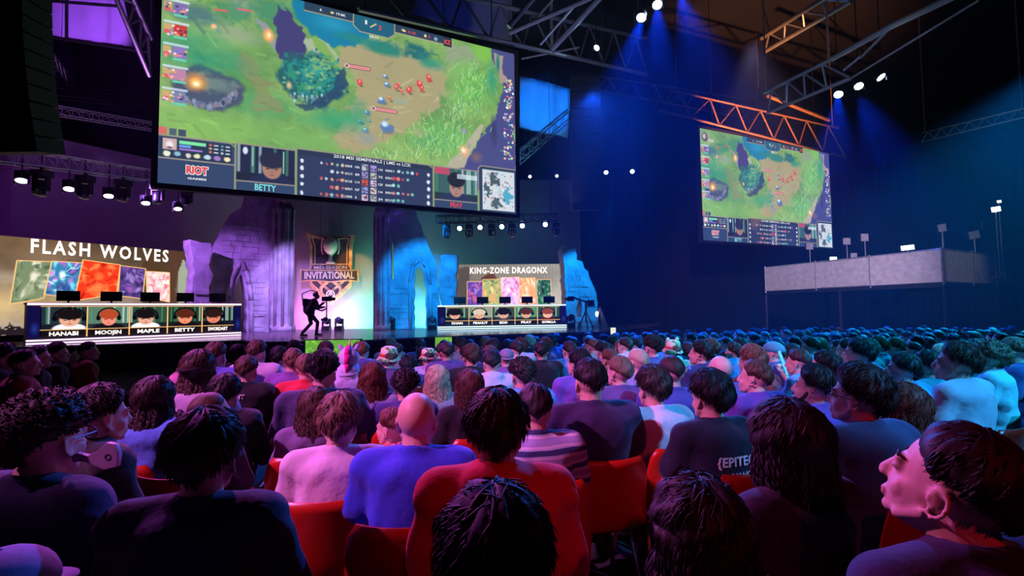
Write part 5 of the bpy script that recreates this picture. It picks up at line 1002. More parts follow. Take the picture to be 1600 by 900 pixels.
def hair_mesh(kind, seed=0):
    r = random.Random(seed); P_ = dict(short=(.010, 1, .004), spiky=(.020, 1, .012), curly=(.030, 2, .0065), buzz=(.003, 1, .001), crop=(.013, 1, .004), afro=(.044, 2, .008), side=(.018, 1, .006), thick=(.026, 1, .006),
        long=(.018, 1, .003), longthick=(.026, 1, .004), wavy=(.026, 3, .008))[kind]
    th, typ, amp = P_; islong = kind in ('long', 'longthick', 'wavy')
    mb = MB(); nu, nv = 56, 36; low = dict(short=-.80, crop=-.78, buzz=-.78, side=-.84, spiky=-.82).get(kind, -.90) if not islong else -1.1; front = .46; tap = .62 if not islong else .25; ph = [r.uniform(0, 6.3) for _ in range(8)]
    def nz(d):
        if typ == 2: return math.sin(d.x * 19 + ph[0]) * math.sin(d.y * 21 + ph[1]) * math.sin(d.z * 20 + ph[2]) * 2 + .5 * math.sin(d.x * 41 + ph[3]) * math.sin(d.z * 43 + ph[4])
        a = math.atan2(d.x, d.y); return math.sin(a * 17 + d.z * 4 + ph[0]) * .6 + math.sin(a * 31 + d.z * 7 + ph[1]) * .5 + math.sin(a * 5 + d.z * 9 + ph[2]) * .6
    def pt(d, extra=0.0):
        h = hairline(d, low, front, -.05 if not islong else -.3); m = max(0, min(1, (h + .02) / tap)); m = m ** .8; m = m * m * (3 - 2 * m)
        bk = max(0, min(1, .5 - d.y * 1.4)) * max(0, -d.z); base = Vector((d.x * .076 * (1 - .22 * bk), d.y * .096 - .012, d.z * .090 * (1 + .75 * bk) + .03)); t = -.014 - (1 - m) * .034 * max(0, min(1, .3 - d.z * 2)) + m * (th + .018 + amp * nz(d) + extra)
        if kind in ('spiky', 'side', 'thick', 'short', 'crop') and d.z > .3: t += m * th * .5 * (d.z - .3) * (1.2 + .8 * d.y)
        return base + d * t
    vs = []
    for j in range(nv + 1):
        t = math.pi * j / nv
        for i in range(nu): a = 2 * math.pi * i / nu; vs.append(pt(Vector((math.sin(t) * math.cos(a), math.sin(t) * math.sin(a), math.cos(t)))))
    mb.add(vs, [(j * nu + i, (j + 1) * nu + i, (j + 1) * nu + (i + 1) % nu, j * nu + (i + 1) % nu) for j in range(nv) for i in range(nu)])
    if kind != 'buzz':
        crown = Vector((0, -.42, .9)).normalized(); n = (2300 if typ != 2 else 2600) if not islong else 900
        for _ in range(n):
            d = Vector((r.gauss(0, 1), r.gauss(0, 1), r.gauss(.25 if not islong else .9, 1))).normalized(); hl = hairline(d, low, front, -.05)
            if hl < .05: continue
            p = pt(d, -.0045)
            if typ == 2:
                t1 = Vector((r.gauss(0, 1), r.gauss(0, 1), r.gauss(0, 1))); t1 = (t1 - t1.dot(d) * d).normalized(); q = p + d * r.uniform(.003, .010) + t1 * .008; mb.tube(p, q, .0024, .0026, 3, False); mb.tube(q, q - d * .005 + t1 * .006, .0026, .0006, 3, False)
            else:
                flow = d - crown + Vector((r.gauss(0, .12), r.gauss(0, .12), r.gauss(0, .1)));
                if d.y > .25: flow = Vector((.9 if kind == 'side' else .25, -.1, .25))
                if kind == 'spiky': flow = Vector((d.x * .3, .5, .9))
                flow = flow - flow.dot(d) * d
                if flow.length < .02: flow = Vector((.3, .9, 0))
                flow.normalize(); L = dict(spiky=.034, short=.030, crop=.020, side=.046, thick=.046, long=.05, longthick=.05, wavy=.05).get(kind, .03) * r.uniform(.7, 1.3) * min(1, .12 + hl * 1.3)
                lift = .75 if kind == 'spiky' else .05; q = p + (flow + d * lift).normalized() * L * .55; q2 = q + (flow + d * (lift - .42)).normalized() * L * .5
                mb.tube(p, q, .0019, .0018, 3, False); mb.tube(q, q2, .0018, .0003, 3, False)
    if islong:
        # a soft body of hair down the back with fine strands over it
        L0 = dict(long=.34, longthick=.40, wavy=.38)[kind]; full = dict(long=0, longthick=.014, wavy=.024)[kind]
        def fall(a, f, extra=0.0):
            """a: 0 straight back, +-1 the temples; f: 0 crown height .. 1 tips"""
            an = math.pi + a * R(112); z = .05 - (L0 + .05) * f * (1 - .10 * abs(a)); rad = .083 + full + .030 * math.sin(min(1.0, f * 1.25) * 1.9) + extra + .003 * math.sin(a * 19 + f * 3 + ph[0]) + .0018 * math.sin(a * 47 - f * 4 + ph[1])
            if kind == 'wavy': rad += .010 * math.sin(f * 17 + a * 9)
            x, y = math.sin(an) * rad, math.cos(an) * rad * 1.0 - .015 - .035 * max(0, f - .25)
            k = max(0, min(1, (f - .30) / .3)); y = y * (1 - k) + min(y, -.02 - .05 * (1 - abs(a))) * k; x *= 1 - .10 * k
            return Vector((x, y, z))
        na, nf = 60, 16; vs = [fall(i / na * 2 - 1, j / nf) for j in range(nf + 1) for i in range(na + 1)] + [fall(i / na * 2 - 1, j / nf, -.028 - .02 * (j / nf)) for j in range(nf + 1) for i in range(na + 1)]
        W1 = na + 1; K1 = W1 * (nf + 1); fs = []
        for j in range(nf):
            for i in range(na): q = j * W1 + i; fs += [(q, q + 1, q + W1 + 1, q + W1), (K1 + q, K1 + q + W1, K1 + q + W1 + 1, K1 + q + 1)]
            for i in (0, na): q = j * W1 + i; fs.append((q, q + W1, K1 + q + W1, K1 + q))
        for i in range(na): fs += [(i, K1 + i, K1 + i + 1, i + 1), (nf * W1 + i, nf * W1 + i + 1, K1 + nf * W1 + i + 1, K1 + nf * W1 + i)]
        mb.add(vs, fs)
        for i in range(800):
            a = r.uniform(-1, 1); f0 = r.uniform(0, .75); f1 = min(1.12, f0 + r.uniform(.2, .5)); da = r.gauss(0, .03); pts = [fall(a + da * t, f0 + (f1 - f0) * t, .002 + .004 * math.sin(t * 3)) for t in (0, .25, .5, .75, 1)]; mb.path(pts, [.0004, .0016, .0017, .0015, .0003], 3)
    return mb.mesh('hair_' + kind, True)
HK = {}
def hair(kind, seed=0):
    if (kind, seed) not in HK: HK[(kind, seed)] = hair_mesh(kind, seed)
    return HK[(kind, seed)]
def cap_mesh(back=False):
    mb = MB(); s = -1 if back else 1
    mb.ell((0, -.012, .044), (.096, .116, .096), nu=24, nv=14, fn=lambda d: 1.0 if d.z > -.05 else .8)
    vs = []; n = 12
    for i in range(n + 1):
        a = math.pi * i / n; x = .080 * math.cos(a); y = .07 + .085 * math.sin(a)
        for zz in (0, .006): vs.append((x, s * y - .01, .030 - .016 * math.sin(a) * 1 + zz - .02 * abs(math.cos(a)) ** 2 * 0)); vs.append((x * .9, s * .04 - .01, .040 + zz))
    f = []
    for i in range(n):
        k = i * 4; f += [(k, k + 4, k + 5, k + 1), (k + 2, k + 3, k + 7, k + 6), (k, k + 2, k + 6, k + 4)]
    mb.add(vs, f); mb.ell((0, -.01, .135), .008); return mb.mesh('cap', True)
def bucket_mesh():
    mb = MB(); mb.lathe([(.126, -.002), (.128, .004), (.096, .045), (.092, .075), (.084, .125), (.05, .142), (.004, .146)], (0, -.01, .01), 28); return mb.mesh('bucket_hat', True)
def band_mesh():
    mb = MB(); mb.lathe([(.098, .040), (.101, .046), (.099, .066), (.094, .070)], (0, -.01, .01), 28); return mb.mesh('hat_band', True)
CAPM, CAPB, BUCK, BAND = cap_mesh(), cap_mesh(True), bucket_mesh(), band_mesh()
HAIRCOL = dict(black=(.012, .010, .012), dark=(.028, .018, .016), brown=(.075, .040, .024), light=(.17, .10, .06), auburn=(.13, .045, .022), blond=(.50, .38, .24), grey=(.25, .23, .22))
SKINC = [(.62, .40, .30), (.55, .34, .25), (.45, .27, .19), (.68, .47, .37)]
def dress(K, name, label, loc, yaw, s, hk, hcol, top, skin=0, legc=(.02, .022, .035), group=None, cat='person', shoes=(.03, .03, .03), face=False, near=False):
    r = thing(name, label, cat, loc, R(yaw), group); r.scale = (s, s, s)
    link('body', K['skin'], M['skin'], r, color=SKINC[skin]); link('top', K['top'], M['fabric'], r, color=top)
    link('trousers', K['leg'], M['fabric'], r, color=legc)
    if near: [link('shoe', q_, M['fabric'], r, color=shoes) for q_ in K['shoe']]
    if hk != 'bald': link('hair', hair(*hk) if isinstance(hk, tuple) else hair(hk), M['hair'], r, color=HAIRCOL[hcol] if isinstance(hcol, str) else hcol, mtx=K['Mh'])
    if face:
        for q_ in K['brow']: link('eyebrow', q_, M['hair'], r, color=HAIRCOL['dark'])
        for q_ in K['eye']: link('eye', q_, M['eye'], r)
    return r
M['eye'] = mat('eye', (.55, .52, .5), .2, var=.3, scale=60)
KA = person_kit('man', voxs=.010)
KB = person_kit('man_turned', yaw=22, tilt=7, voxs=.010)
KC = person_kit('man_turned_back', yaw=-20, tilt=3, voxs=.010)
KW_ = person_kit('woman', fem=True, voxs=.010)
KH = person_kit('hooded', hoodie=True, sleeves='long', voxs=.010, tight=.012)
KL = person_kit('long_sleeved', sleeves='long', voxs=.010, yaw=8, tight=.006)
KU = person_kit('man_looking_up', yaw=18, tilt=20, voxs=.0065, sleeves='long')
KX = person_kit('broad', broad=1.14, voxs=.010)
RAISE = dict(el=((-.235, .06, .70), (.25, .17, .82)), wr=((-.12, .27, .64), (.13, .27, 1.02)), hd=((.25, .95, -.15), (-.15, .1, 1)), hup=((0, .1, 1), (0, -1, .1)))
KP = person_kit('man_raising', RAISE, sleeves='short', curl=.9, voxs=.009, yaw=6)
KPW = person_kit('woman_raising', RAISE, fem=True, sleeves='long', curl=.9, voxs=.009, yaw=8)
KITS = dict(P=KP, Q=KPW, A=KA, B=KB, C=KC, W=KW_, H=KH, L=KL, X=KX, U=KU)
# ---- red chairs
def chair_kit():
    mb = MB(); n = 13; prof = []   # side profile of the one-piece shell
    for i in range(9): prof.append((.24 - .40 * i / 8, .445 - .018 * math.sin(i / 8 * 3.14), .205))
    for a in range(1, 6): t = R(a * 16); prof.append((-.16 - .06 * math.sin(t), .445 + .06 * (1 - math.cos(t)), .207))
    for i in range(1, 9): prof.append((-.225 - .065 * i / 8, .50 + .34 * i / 8, .212 - .030 * (i / 8) ** 5 * 1.2))
    vs = []
    for off in (0, 1):
        for k, (y, z, hw) in enumerate(prof):
            for i in range(n):
                u = i / (n - 1) * 2 - 1; back = max(0, min(1, (z - .47) / .1)); cx = u * hw
                if k == len(prof) - 1: cx *= .93
                cy = y + back * .045 * u * u; cz = z + (1 - back) * .02 * u * u
                if off: cy -= .009 * back; cz -= .009 * (1 - back)
                vs.append((cx, cy, cz))
    m = len(prof); N_ = m * n; f = []
    for k in range(m - 1):
        for i in range(n - 1):
            a = k * n + i; f.append((a, a + 1, a + n + 1, a + n)); f.append((N_ + a, N_ + a + n, N_ + a + n + 1, N_ + a + 1))
    for k in range(m - 1): f += [(k * n, (k + 1) * n, N_ + (k + 1) * n, N_ + k * n), (k * n + n - 1, N_ + k * n + n - 1, N_ + (k + 1) * n + n - 1, (k + 1) * n + n - 1)]
    for i in range(n - 1): f += [(i, N_ + i, N_ + i + 1, i + 1), ((m - 1) * n + i, (m - 1) * n + i + 1, N_ + (m - 1) * n + i + 1, N_ + (m - 1) * n + i)]
    mb.add(vs, f); shell = mb.mesh('chair_shell', True)
    legs = [MB().tube((x * .15, y0, .43), (x * .20, y1, .0), .011, n=8).mesh('chair_leg', True) for x in (-1, 1) for y0, y1 in ((.16, .20), (-.14, -.20))]
    br = MB(); [br.tube((x * .15, .16, .43), (x * .15, -.14, .43), .010) for x in (-1, 1)]; [br.tube((-.15, y, .43), (.15, y, .43), .010) for y in (.16, -.14)]
    return shell, legs, br.mesh('chair_frame', True)
CHS, CHL, CHF = chair_kit()
RED = (.50, .020, .008)
def chair(loc, yaw, label, group=None):
    r = thing('plastic_chair', label, 'chair', loc, R(yaw), group)
    link('seat_shell', CHS, M['plastic'], r, color=RED)
    for l in CHL: link('leg', l, M['trim'], r)
    link('seat_frame', CHF, M['trim'], r); return r
# ------------------------------------------------------------------ the audience, nearest first
HW = dict(buzz=.160, bald=.154, short=.178, crop=.18, spiky=.20, curly=.218, afro=.245, side=.192, thick=.208, long=.205, longthick=.225, wavy=.235, cap=.176, bucket=.25, hood=.22)
HT = dict(buzz=.121, bald=.118, short=.135, crop=.138, spiky=.160, curly=.155, afro=.172, side=.150, thick=.158, long=.138, longthick=.148, wavy=.152, cap=.136, bucket=.160, hood=.165)
placed = []; HZ = 1.128
def locate(px, py, w, kind, prof=0.0):
    """distance, size and floor spot of a seated person whose head shows at px, top at py, w pixels wide"""
    hw = HW[kind] * (1 + .22 * prof); ht = HZ + HT[kind]; ray_ = ray(px, py); y = 0; fl = 0.0; s = 1
    for _ in range(6):
        k = -ray_.z / ray_.y; s_per = w / (FPX * hw)        # size = s_per * distance
        y = (CAMZ - fl) / (k + ht * s_per); s = s_per * y; fl = floor_z(y)
    s2 = max(.88, min(1.10, s))
    if s2 != s: y = (CAMZ - fl - ht * s2) / k if k > .02 else s2 / s_per; y = max(min(y, s2 / s_per * 1.12), s2 / s_per * .88)
    x = P(px, py, y).x
    return x, y, s2
def seat(px, py, w, kind, yaw, kit, hk, hcol, top, label, skin=0, prof=0.0, sit=True, face=False, legc=(.02, .022, .035), group=None, clabel=None, ymul=1.0):
    K = KITS[kit]; yaw = yaw - (20 if kit == 'B' else -18 if kit == 'C' and yaw < 0 else 0); x, y, s = locate(px, py, w, kind, prof)
    if ymul != 1.0: y *= ymul; p_ = P(px, py, y); x = p_.x; s = max(.84, min(1.14, (p_.z - floor_z(y)) / (HZ + HT[kind])))
    c, n = math.cos(R(yaw)), math.sin(R(yaw)); hx, hy = K['Mh'].translation.x * s, K['Mh'].translation.y * s
    bx, by = x - (hx * c - hy * n), y - (hx * n + hy * c); fz = floor_z(by)
    r = dress(K, 'person', label, (bx, by, fz), yaw, s, hk, hcol, top, skin, legc, group, face=face, near=y < 4); placed.append((bx, by))
    if sit: chair((bx, by, fz), yaw, clabel, None)
    return r, K, s
def wear(r, K, name, me, material, color, s=None):
    return link(name, me, material, r, color=color, mtx=K['Mh'])
NAVY = (.020, .022, .075); BLACKT = (.010, .010, .013); WHT = (.62, .58, .62); VIO = (.09, .05, .16); TEAL = (.03, .16, .22)
L_ = []
def A(*a, **k): L_.append((a, k))
# px, py(top of head), width, kind, yaw, kit, hair, colour, garment, label
A(78, 608, 112, 'curly', -12, 'L', ('curly', 1), 'dark', NAVY, 'person with dark curly hair in a navy sweatshirt beside the white guitar-like paddle', face=True)
A(160, 599, 60, 'side', -28, 'H', ('side', 2), 'dark', BLACKT, 'person with wavy dark hair in a black jacket, in front of the curly-haired one', face=True)
A(243, 588, 58, 'long', 0, 'W', ('long', 3), 'dark', (.10, .26, .75), 'person with straight black hair in a light blue top', prof=.1)
A(286, 579, 40, 'crop', 5, 'A', ('crop', 4), 'brown', BLACKT, 'person with cropped brown hair between the black-haired one and the pink cap')
A(322, 637, 124, 'thick', 8, 'L', ('thick', 5), 'dark', (.016, .016, .045), 'large dark-haired person in a dark denim jacket seen from behind at the bottom', legc=(.02, .02, .03))
A(331, 610, 58, 'cap', -40, 'C', ('buzz', 4), 'brown', (.03, .02, .04), 'person wearing a pink cap with its brim to the left')
A(352, 584, 54, 'thick', 10, 'H', ('thick', 6), 'black', BLACKT, 'person with full black hair in a black hooded jacket', )
A(386, 556, 36, 'short', 4, 'L', ('short', 2), 'brown', (.012, .010, .014), 'person in a black jacket with small white letters on the shoulder')
A(312, 547, 48, 'cap', 2, 'A', ('long', 3), 'brown', (.50, .40, .55), 'person in a backwards black cap and pale shirt with black letters')
A(338, 534, 30, 'short', 5, 'A', ('short', 3), 'brown', (.12, .14, .60), 'person in a blue shirt near the end of the pink-lit desk')
A(372, 538, 24, 'thick', 5, 'A', ('thick', 6), 'black', BLACKT, 'small dark-haired person beyond the blue shirt below the desk corner')
A(402, 531, 30, 'short', 6, 'A', ('short', 4), 'brown', (.62, .52, .70), 'person with brown hair in a lilac shirt below the desk end')
A(436, 541, 26, 'thick', 12, 'A', ('thick', 7), 'black', (.40, .30, .50), 'person with black hair and pale lilac shirt near the ruined arch')
A(459, 544, 30, 'short', 14, 'B', ('short', 5), 'light', (.20, .09, .35), 'person with sandy hair in a violet jacket behind the red shirt')
A(479, 553, 34, 'crop', 14, 'A', ('crop', 5), 'light', (.70, .03, .06), 'person with light brown hair in a bright red shirt')
A(505, 547, 50, 'spiky', 12, 'X', ('spiky', 1), 'black', (.050, .045, .12), 'broad person with spiky black hair in a dark violet shirt')
A(545, 541, 34, 'hood', 12, 'H', 'bald', 'black', (.55, .58, .85), 'person in a white unicorn hood with a pink mane')
A(493, 604, 52, 'longthick', 14, 'W', ('longthick', 1), 'brown', (.16, .12, .24), 'person with long brown wavy hair in a grey violet top')
A(531, 613, 74, 'thick', 10, 'A', ('thick', 8), 'light', (.68, .58, .66), 'person with tousled light brown hair in a pale pink-lit shirt')
A(582, 566, 44, 'longthick', 14, 'W', ('longthick', 2), 'auburn', (.35, .40, .60), 'person with very long straight auburn hair')
A(607, 540, 34, 'bucket', 30, 'B', ('crop', 6), 'brown', (.12, .05, .15), 'person in a cream and green sun hat, red band, next to the white hood')
A(669, 543, 30, 'bucket', 20, 'A', ('crop', 6), 'dark', (.45, .35, .55), 'person in a patterned green and cream sun hat above the blond hair')
A(634, 575, 44, 'curly', 8, 'A', ('curly', 2), 'black', (.05, .05, .20), 'person with tight black curls behind the bald head')
A(638, 554, 30, 'afro', 10, 'A', ('afro', 1), 'black', (.05, .06, .22), 'small person with a round black afro beyond the tight curls')
A(683, 570, 40, 'longthick', 12, 'W', ('longthick', 3), 'blond', (.30, .26, .30), 'person with long straight blond hair')
A(611, 640, 46, 'short', 60, 'L', ('short', 7), 'auburn', 'PAT', 'person leaning in a red shirt with white pattern beside the bald one')
A(651, 613, 60, 'bald', 2, 'A', 'bald', 'black', (.035, .06, .62), 'bald person in a bright blue polo shirt')
A(775, 607, 86, 'thick', 2, 'H', ('thick', 9), 'black', (.75, .020, .035), 'person with thick black hair in a red hooded sweatshirt')
A(835, 600, 50, 'crop', 6, 'A', ('crop', 7), 'black', 'STR', 'person with cropped black hair in a pale striped polo shirt')
A(733, 577, 46, 'long', 22, 'W', ('long', 4), 'brown', BLACKT, 'person with long brown hair and a black sleeveless top')
A(920, 560, 54, 'short', 12, 'X', ('short', 8), 'black', (.035, .022, .08), 'broad person with short black hair in a dark purple shirt')
A(815, 557, 44, 'curly', 12, 'L', ('curly', 3), 'dark', (.12, .35, .70), 'person with dark curly hair in a light blue shirt')
A(768, 547, 29, 'crop', 10, 'H', ('crop', 8), 'black', (.60, .62, .66), 'person with black hair in a white hooded top')
A(791, 545, 22, 'cap', 6, 'A', ('buzz', 1), 'brown', (.2, .1, .3), 'person in a grey backwards cap beyond the white hooded top')
A(902, 543, 34, 'side', 40, 'B', ('side', 3), 'black', (.18, .08, .42), 'person in profile with swept black hair and purple shirt', face=True)
A(966, 556, 42, 'crop', 32, 'B', ('crop', 9), 'light', (.12, .07, .22), 'person with ash blond hair, purple shirt and blue sleeve', face=True)
A(1018, 570, 54, 'thick', 18, 'A', ('thick', 10), 'dark', (.66, .56, .62), 'person with dark reddish hair in a white shirt on a red chair')
A(994, 545, 30, 'buzz', 34, 'B', ('buzz', 2), 'blond', (.3, .25, .45), 'person with shaved fair hair beyond the ash blond one', face=True)
A(1047, 556, 38, 'buzz', 8, 'P', ('buzz', 3), 'dark', (.05, .07, .30), 'person with dark shaved hair and navy shirt behind the plastic bottle')
A(1107, 583, 47, 'short', 18, 'A', ('thick', 11), 'black', (.010, .012, .030), 'person in a black shirt with white lettering across the back')
A(1123, 556, 33, 'bald', 26, 'B', 'bald', 'black', (.10, .12, .35), 'bald person with a thin strap around the head', skin=3)
A(1177, 562, 52, 'short', 42, 'B', ('short', 9), 'brown', (.10, .05, .30), 'person in profile with short brown hair and violet shirt', prof=.6, face=True)
A(1268, 568, 56, 'side', 44, 'B', ('side', 4), 'dark', (.22, .09, .45), 'bearded person in profile with dark hair and purple shirt', prof=.6, face=True)
A(1336, 566, 84, 'thick', 36, 'B', ('thick', 12), 'dark', (.05, .09, .20), 'person in glasses with thick dark hair and teal-edged shirt looking up', prof=.7, face=True, skin=3)
A(1049, 530, 32, 'bucket', 20, 'B', ('crop', 6), 'brown', (.25, .5, .35), 'person in a cream plush hat with small ears')
A(1093, 530, 34, 'side', 46, 'B', ('side', 5), 'black', (.03, .03, .12), 'person in profile with dark hair and navy jacket right of the plush hat', prof=.5, face=True)
A(1019, 523, 28, 'spiky', 20, 'A', ('spiky', 2), 'black', (.05, .1, .3), 'person with tall spiky black hair left of the plush hat')
A(1224, 622, 132, 'longthick', 22, 'W', ('longthick', 4), 'black', (.02, .012, .03), 'large person with long black hair, purple-lit crown, before the glasses wearer')
A(1085, 742, 150, 'wavy', 14, 'Q', ('wavy', 5), 'black', (.015, .010, .02), 'close dark-haired person low in the picture holding up a phone', prof=.1)
A(1478, 655, 150, 'short', 10, 'U', ('short', 16), 'black', (.018, .016, .060), 'close person in profile with pink-lit face and navy jacket', prof=.8, face=True, skin=3)
A(772, 756, 176, 'thick', 0, 'A', ('thick', 13), 'black', (.008, .006, .012), 'very close black head and shoulders at the bottom edge beneath the red hood')
A(1405, 597, 62, 'longthick', 40, 'W', ('longthick', 6), 'auburn', (.55, .10, .08), 'person with long reddish hair and orange top right of the glasses wearer')
A(1407, 550, 44, 'side', 46, 'B', ('side', 7), 'dark', (.10, .25, .60), 'person in profile with dark hair behind the long reddish hair', prof=.5, face=True)
A(1446, 547, 40, 'thick', 44, 'B', ('thick', 14), 'black', (.03, .20, .26), 'person with black hair in a dark teal shirt', prof=.5, face=True)
A(1490, 533, 46, 'side', 44, 'B', ('side', 8), 'brown', (.60, .72, .75), 'person with brown swept hair in a pale cyan shirt', prof=.4, face=True)
A(1541, 530, 46, 'afro', 40, 'A', ('afro', 2), 'light', (.30, .62, .64), 'person with bushy light curls in a turquoise shirt', prof=.2)
A(1580, 527, 32, 'short', 40, 'A', ('short', 10), 'light', (.04, .07, .22), 'person with cropped light hair in a navy shirt near the picture edge')
A(1338, 527, 42, 'side', 44, 'B', ('side', 9), 'black', (.10, .20, .45), 'person in profile with smooth black hair and blue shirt, mid rows', prof=.4, face=True)
A(1206, 534, 28, 'cap', 46, 'B', ('buzz', 1), 'dark', (.05, .1, .3), 'person in a teal cap with its brim to the left', prof=.4)
A(1246, 553, 34, 'side', 30, 'P', ('side', 10), 'black', (.10, .10, .50), 'person in a blue top holding up a sheet of white paper', prof=.4, face=True)
A(1285, 547, 40, 'side', 46, 'B', ('side', 5), 'black', (.10, .12, .40), 'person with pink-lit face behind the white paper', prof=.5, face=True)
A(1245, 545, 32, 'crop', 40, 'A', ('crop', 4), 'dark', (.1, .3, .5), 'person with teal-lit flat crown beyond the pink-lit face')
A(8, 858, 96, 'cap', -10, 'A', ('buzz', 4), 'dark', (.30, .24, .45), 'person in a pale mottled cap in the bottom corner')
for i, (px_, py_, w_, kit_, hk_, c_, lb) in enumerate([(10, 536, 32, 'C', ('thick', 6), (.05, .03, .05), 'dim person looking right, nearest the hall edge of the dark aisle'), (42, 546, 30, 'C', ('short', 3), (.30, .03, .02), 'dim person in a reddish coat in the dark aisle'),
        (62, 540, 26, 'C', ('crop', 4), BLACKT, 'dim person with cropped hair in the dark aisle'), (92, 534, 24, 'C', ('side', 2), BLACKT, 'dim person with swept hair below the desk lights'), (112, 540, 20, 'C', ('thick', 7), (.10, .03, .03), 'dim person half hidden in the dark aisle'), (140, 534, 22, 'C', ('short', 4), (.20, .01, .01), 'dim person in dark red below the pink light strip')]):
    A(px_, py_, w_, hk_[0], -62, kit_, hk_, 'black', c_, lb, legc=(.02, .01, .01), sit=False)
def special_fabric(kind):
    m = bpy.data.materials.new('striped_cotton' if kind == 'STR' else 'patterned_cotton'); N, Lk = _nodes(m); b = N['Principled BSDF']; b.inputs['Roughness'].default_value = .85
    tc = N.new('ShaderNodeTexCoord'); r = N.new('ShaderNodeValToRGB'); r.color_ramp.interpolation = 'CONSTANT'
    if kind == 'STR':
        wv = N.new('ShaderNodeTexWave'); wv.bands_direction = 'Z'; wv.inputs['Scale'].default_value = 3.6; wv.inputs['Distortion'].default_value = .3; src = wv.outputs['Fac']; Lk.new(tc.outputs['Object'], wv.inputs['Vector'])
        st = ((0, (.03, .05, .14)), (.18, (.35, .55, .62)), (.40, (.58, .60, .66)), (.75, (.30, .34, .52)))
    else:
        wv = N.new('ShaderNodeTexNoise'); wv.inputs['Scale'].default_value = 17; wv.inputs['Detail'].default_value = 2; wv.inputs['Distortion'].default_value = 2.2; src = wv.outputs['Fac']; Lk.new(tc.outputs['Object'], wv.inputs['Vector'])
        st = ((0, (.60, .02, .03)), (.50, (.75, .55, .58)), (.57, (.60, .02, .03)), (.66, (.75, .55, .58)))
    r.color_ramp.elements[0].position = st[0][0]; r.color_ramp.elements[0].color = (*st[0][1], 1); r.color_ramp.elements[1].position = st[1][0]; r.color_ramp.elements[1].color = (*st[1][1], 1)
    for p, c_ in st[2:]: e = r.color_ramp.elements.new(p); e.color = (*c_, 1)
    Lk.new(src, r.inputs['Fac']); Lk.new(r.outputs['Color'], b.inputs['Base Color']); return m
WHO = {}; SHOWN = []
# people who would sit in one another are slid apart along their lines of sight
pos = [list(locate(a[0], a[1], a[2], a[3], k.get('prof', 0))[:2]) for a, k in L_]; fac = [1.0] * len(pos)
for _ in range(60):
    for i in range(len(pos)):
        for j in range(i + 1, len(pos)):
            xi, yi = pos[i][0] * fac[i], pos[i][1] * fac[i]; xj, yj = pos[j][0] * fac[j], pos[j][1] * fac[j]
            if math.hypot(xi - xj, yi - yj) < .46:
                a_, b_ = (i, j) if yi < yj else (j, i); fac[a_] = max(.90, fac[a_] - .006); fac[b_] = min(1.14, fac[b_] + .010)
def short_label(lb):
    w_ = lb.replace('person', 'one', 1).replace(',', '').split()[:11]
    while w_[-1] in ('with', 'and', 'a', 'the', 'in', 'of', 'to', 'at', 'beside', 'behind', 'its', 'near', 'across', 'below', 'beyond', 'right', 'left', 'up', 'before', 'under', 'by', 'small', 'above'): w_.pop()
    return 'red plastic chair of the ' + ' '.join(w_)
for n_, (a_, k_) in enumerate(L_):
    a_ = list(a_); sp = a_[8] if isinstance(a_[8], str) else None
    if sp: a_[8] = (.5, .5, .5)
    px_, py_, w_, kind_, yw, kit_, hk_, hc_, top_, lb_ = a_
    r_, K_, s_ = seat(*a_, clabel=short_label(lb_), ymul=fac[n_], **k_)
    WHO[lb_] = (r_, K_, s_); SHOWN.append((px_, py_, w_, proj((r_.location.x, r_.location.y, 1))[2]))
    if sp:
        o = [c for c in r_.children if c.name.startswith('top')][0]; me = o.data.copy(); me.materials.clear(); me.materials.append(special_fabric(sp)); o.data = me
def who(s): return [v for k, v in WHO.items() if s in k][0]
# things worn
M['own'] = own_colour('hat_cloth', .85, .2, 40, var=.3)
for s_, col_, back in (('pink cap', (.55, .20, .40), False), ('backwards black cap', (.012, .01, .012), True), ('grey backwards cap', (.25, .22, .30), True), ('teal cap', (.08, .30, .36), False), ('pale mottled cap', (.30, .25, .42), False)):
    r_, K_, q = who(s_); wear(r_, K_, 'cap', CAPB if back else CAPM, M['own'], col_)
M['mottle'] = bpy.data.materials.new('patterned_hat'); N, Lk = _nodes(M['mottle'])
nz = N.new('ShaderNodeTexNoise'); nz.inputs['Scale'].default_value = 22; rp = N.new('ShaderNodeValToRGB'); rp.color_ramp.elements[0].position = .45; rp.color_ramp.elements[1].position = .52
rp.color_ramp.elements[0].color = (.08, .30, .06, 1); rp.color_ramp.elements[1].color = (.75, .66, .42, 1); tc = N.new('ShaderNodeTexCoord'); Lk.new(tc.outputs['Object'], nz.inputs['Vector']); Lk.new(nz.outputs['Fac'], rp.inputs['Fac']); Lk.new(rp.outputs['Color'], N['Principled BSDF'].inputs['Base Color'])
for s_, col_ in (('next to the white hood', (.6, .03, .02)), ('patterned green and cream', (.55, .06, .03)), ('cream plush hat', (.65, .05, .08))):
    r_, K_, q = who(s_); link('sun_hat', BUCK, M['mottle'] if 'plush' not in s_ else M['cream2'] if 'cream2' in M else M['mottle'], r_, mtx=K_['Mh']); wear(r_, K_, 'hat_band', BAND, M['own'], col_)
    if 'plush' in s_:
        for x in (-.07, .07): link('hat_ear', MB().ell((x, 0, .155), (.028, .016, .032)).mesh('hat_ear', True), M['own'], r_, color=(.7, .6, .4), mtx=K_['Mh'])
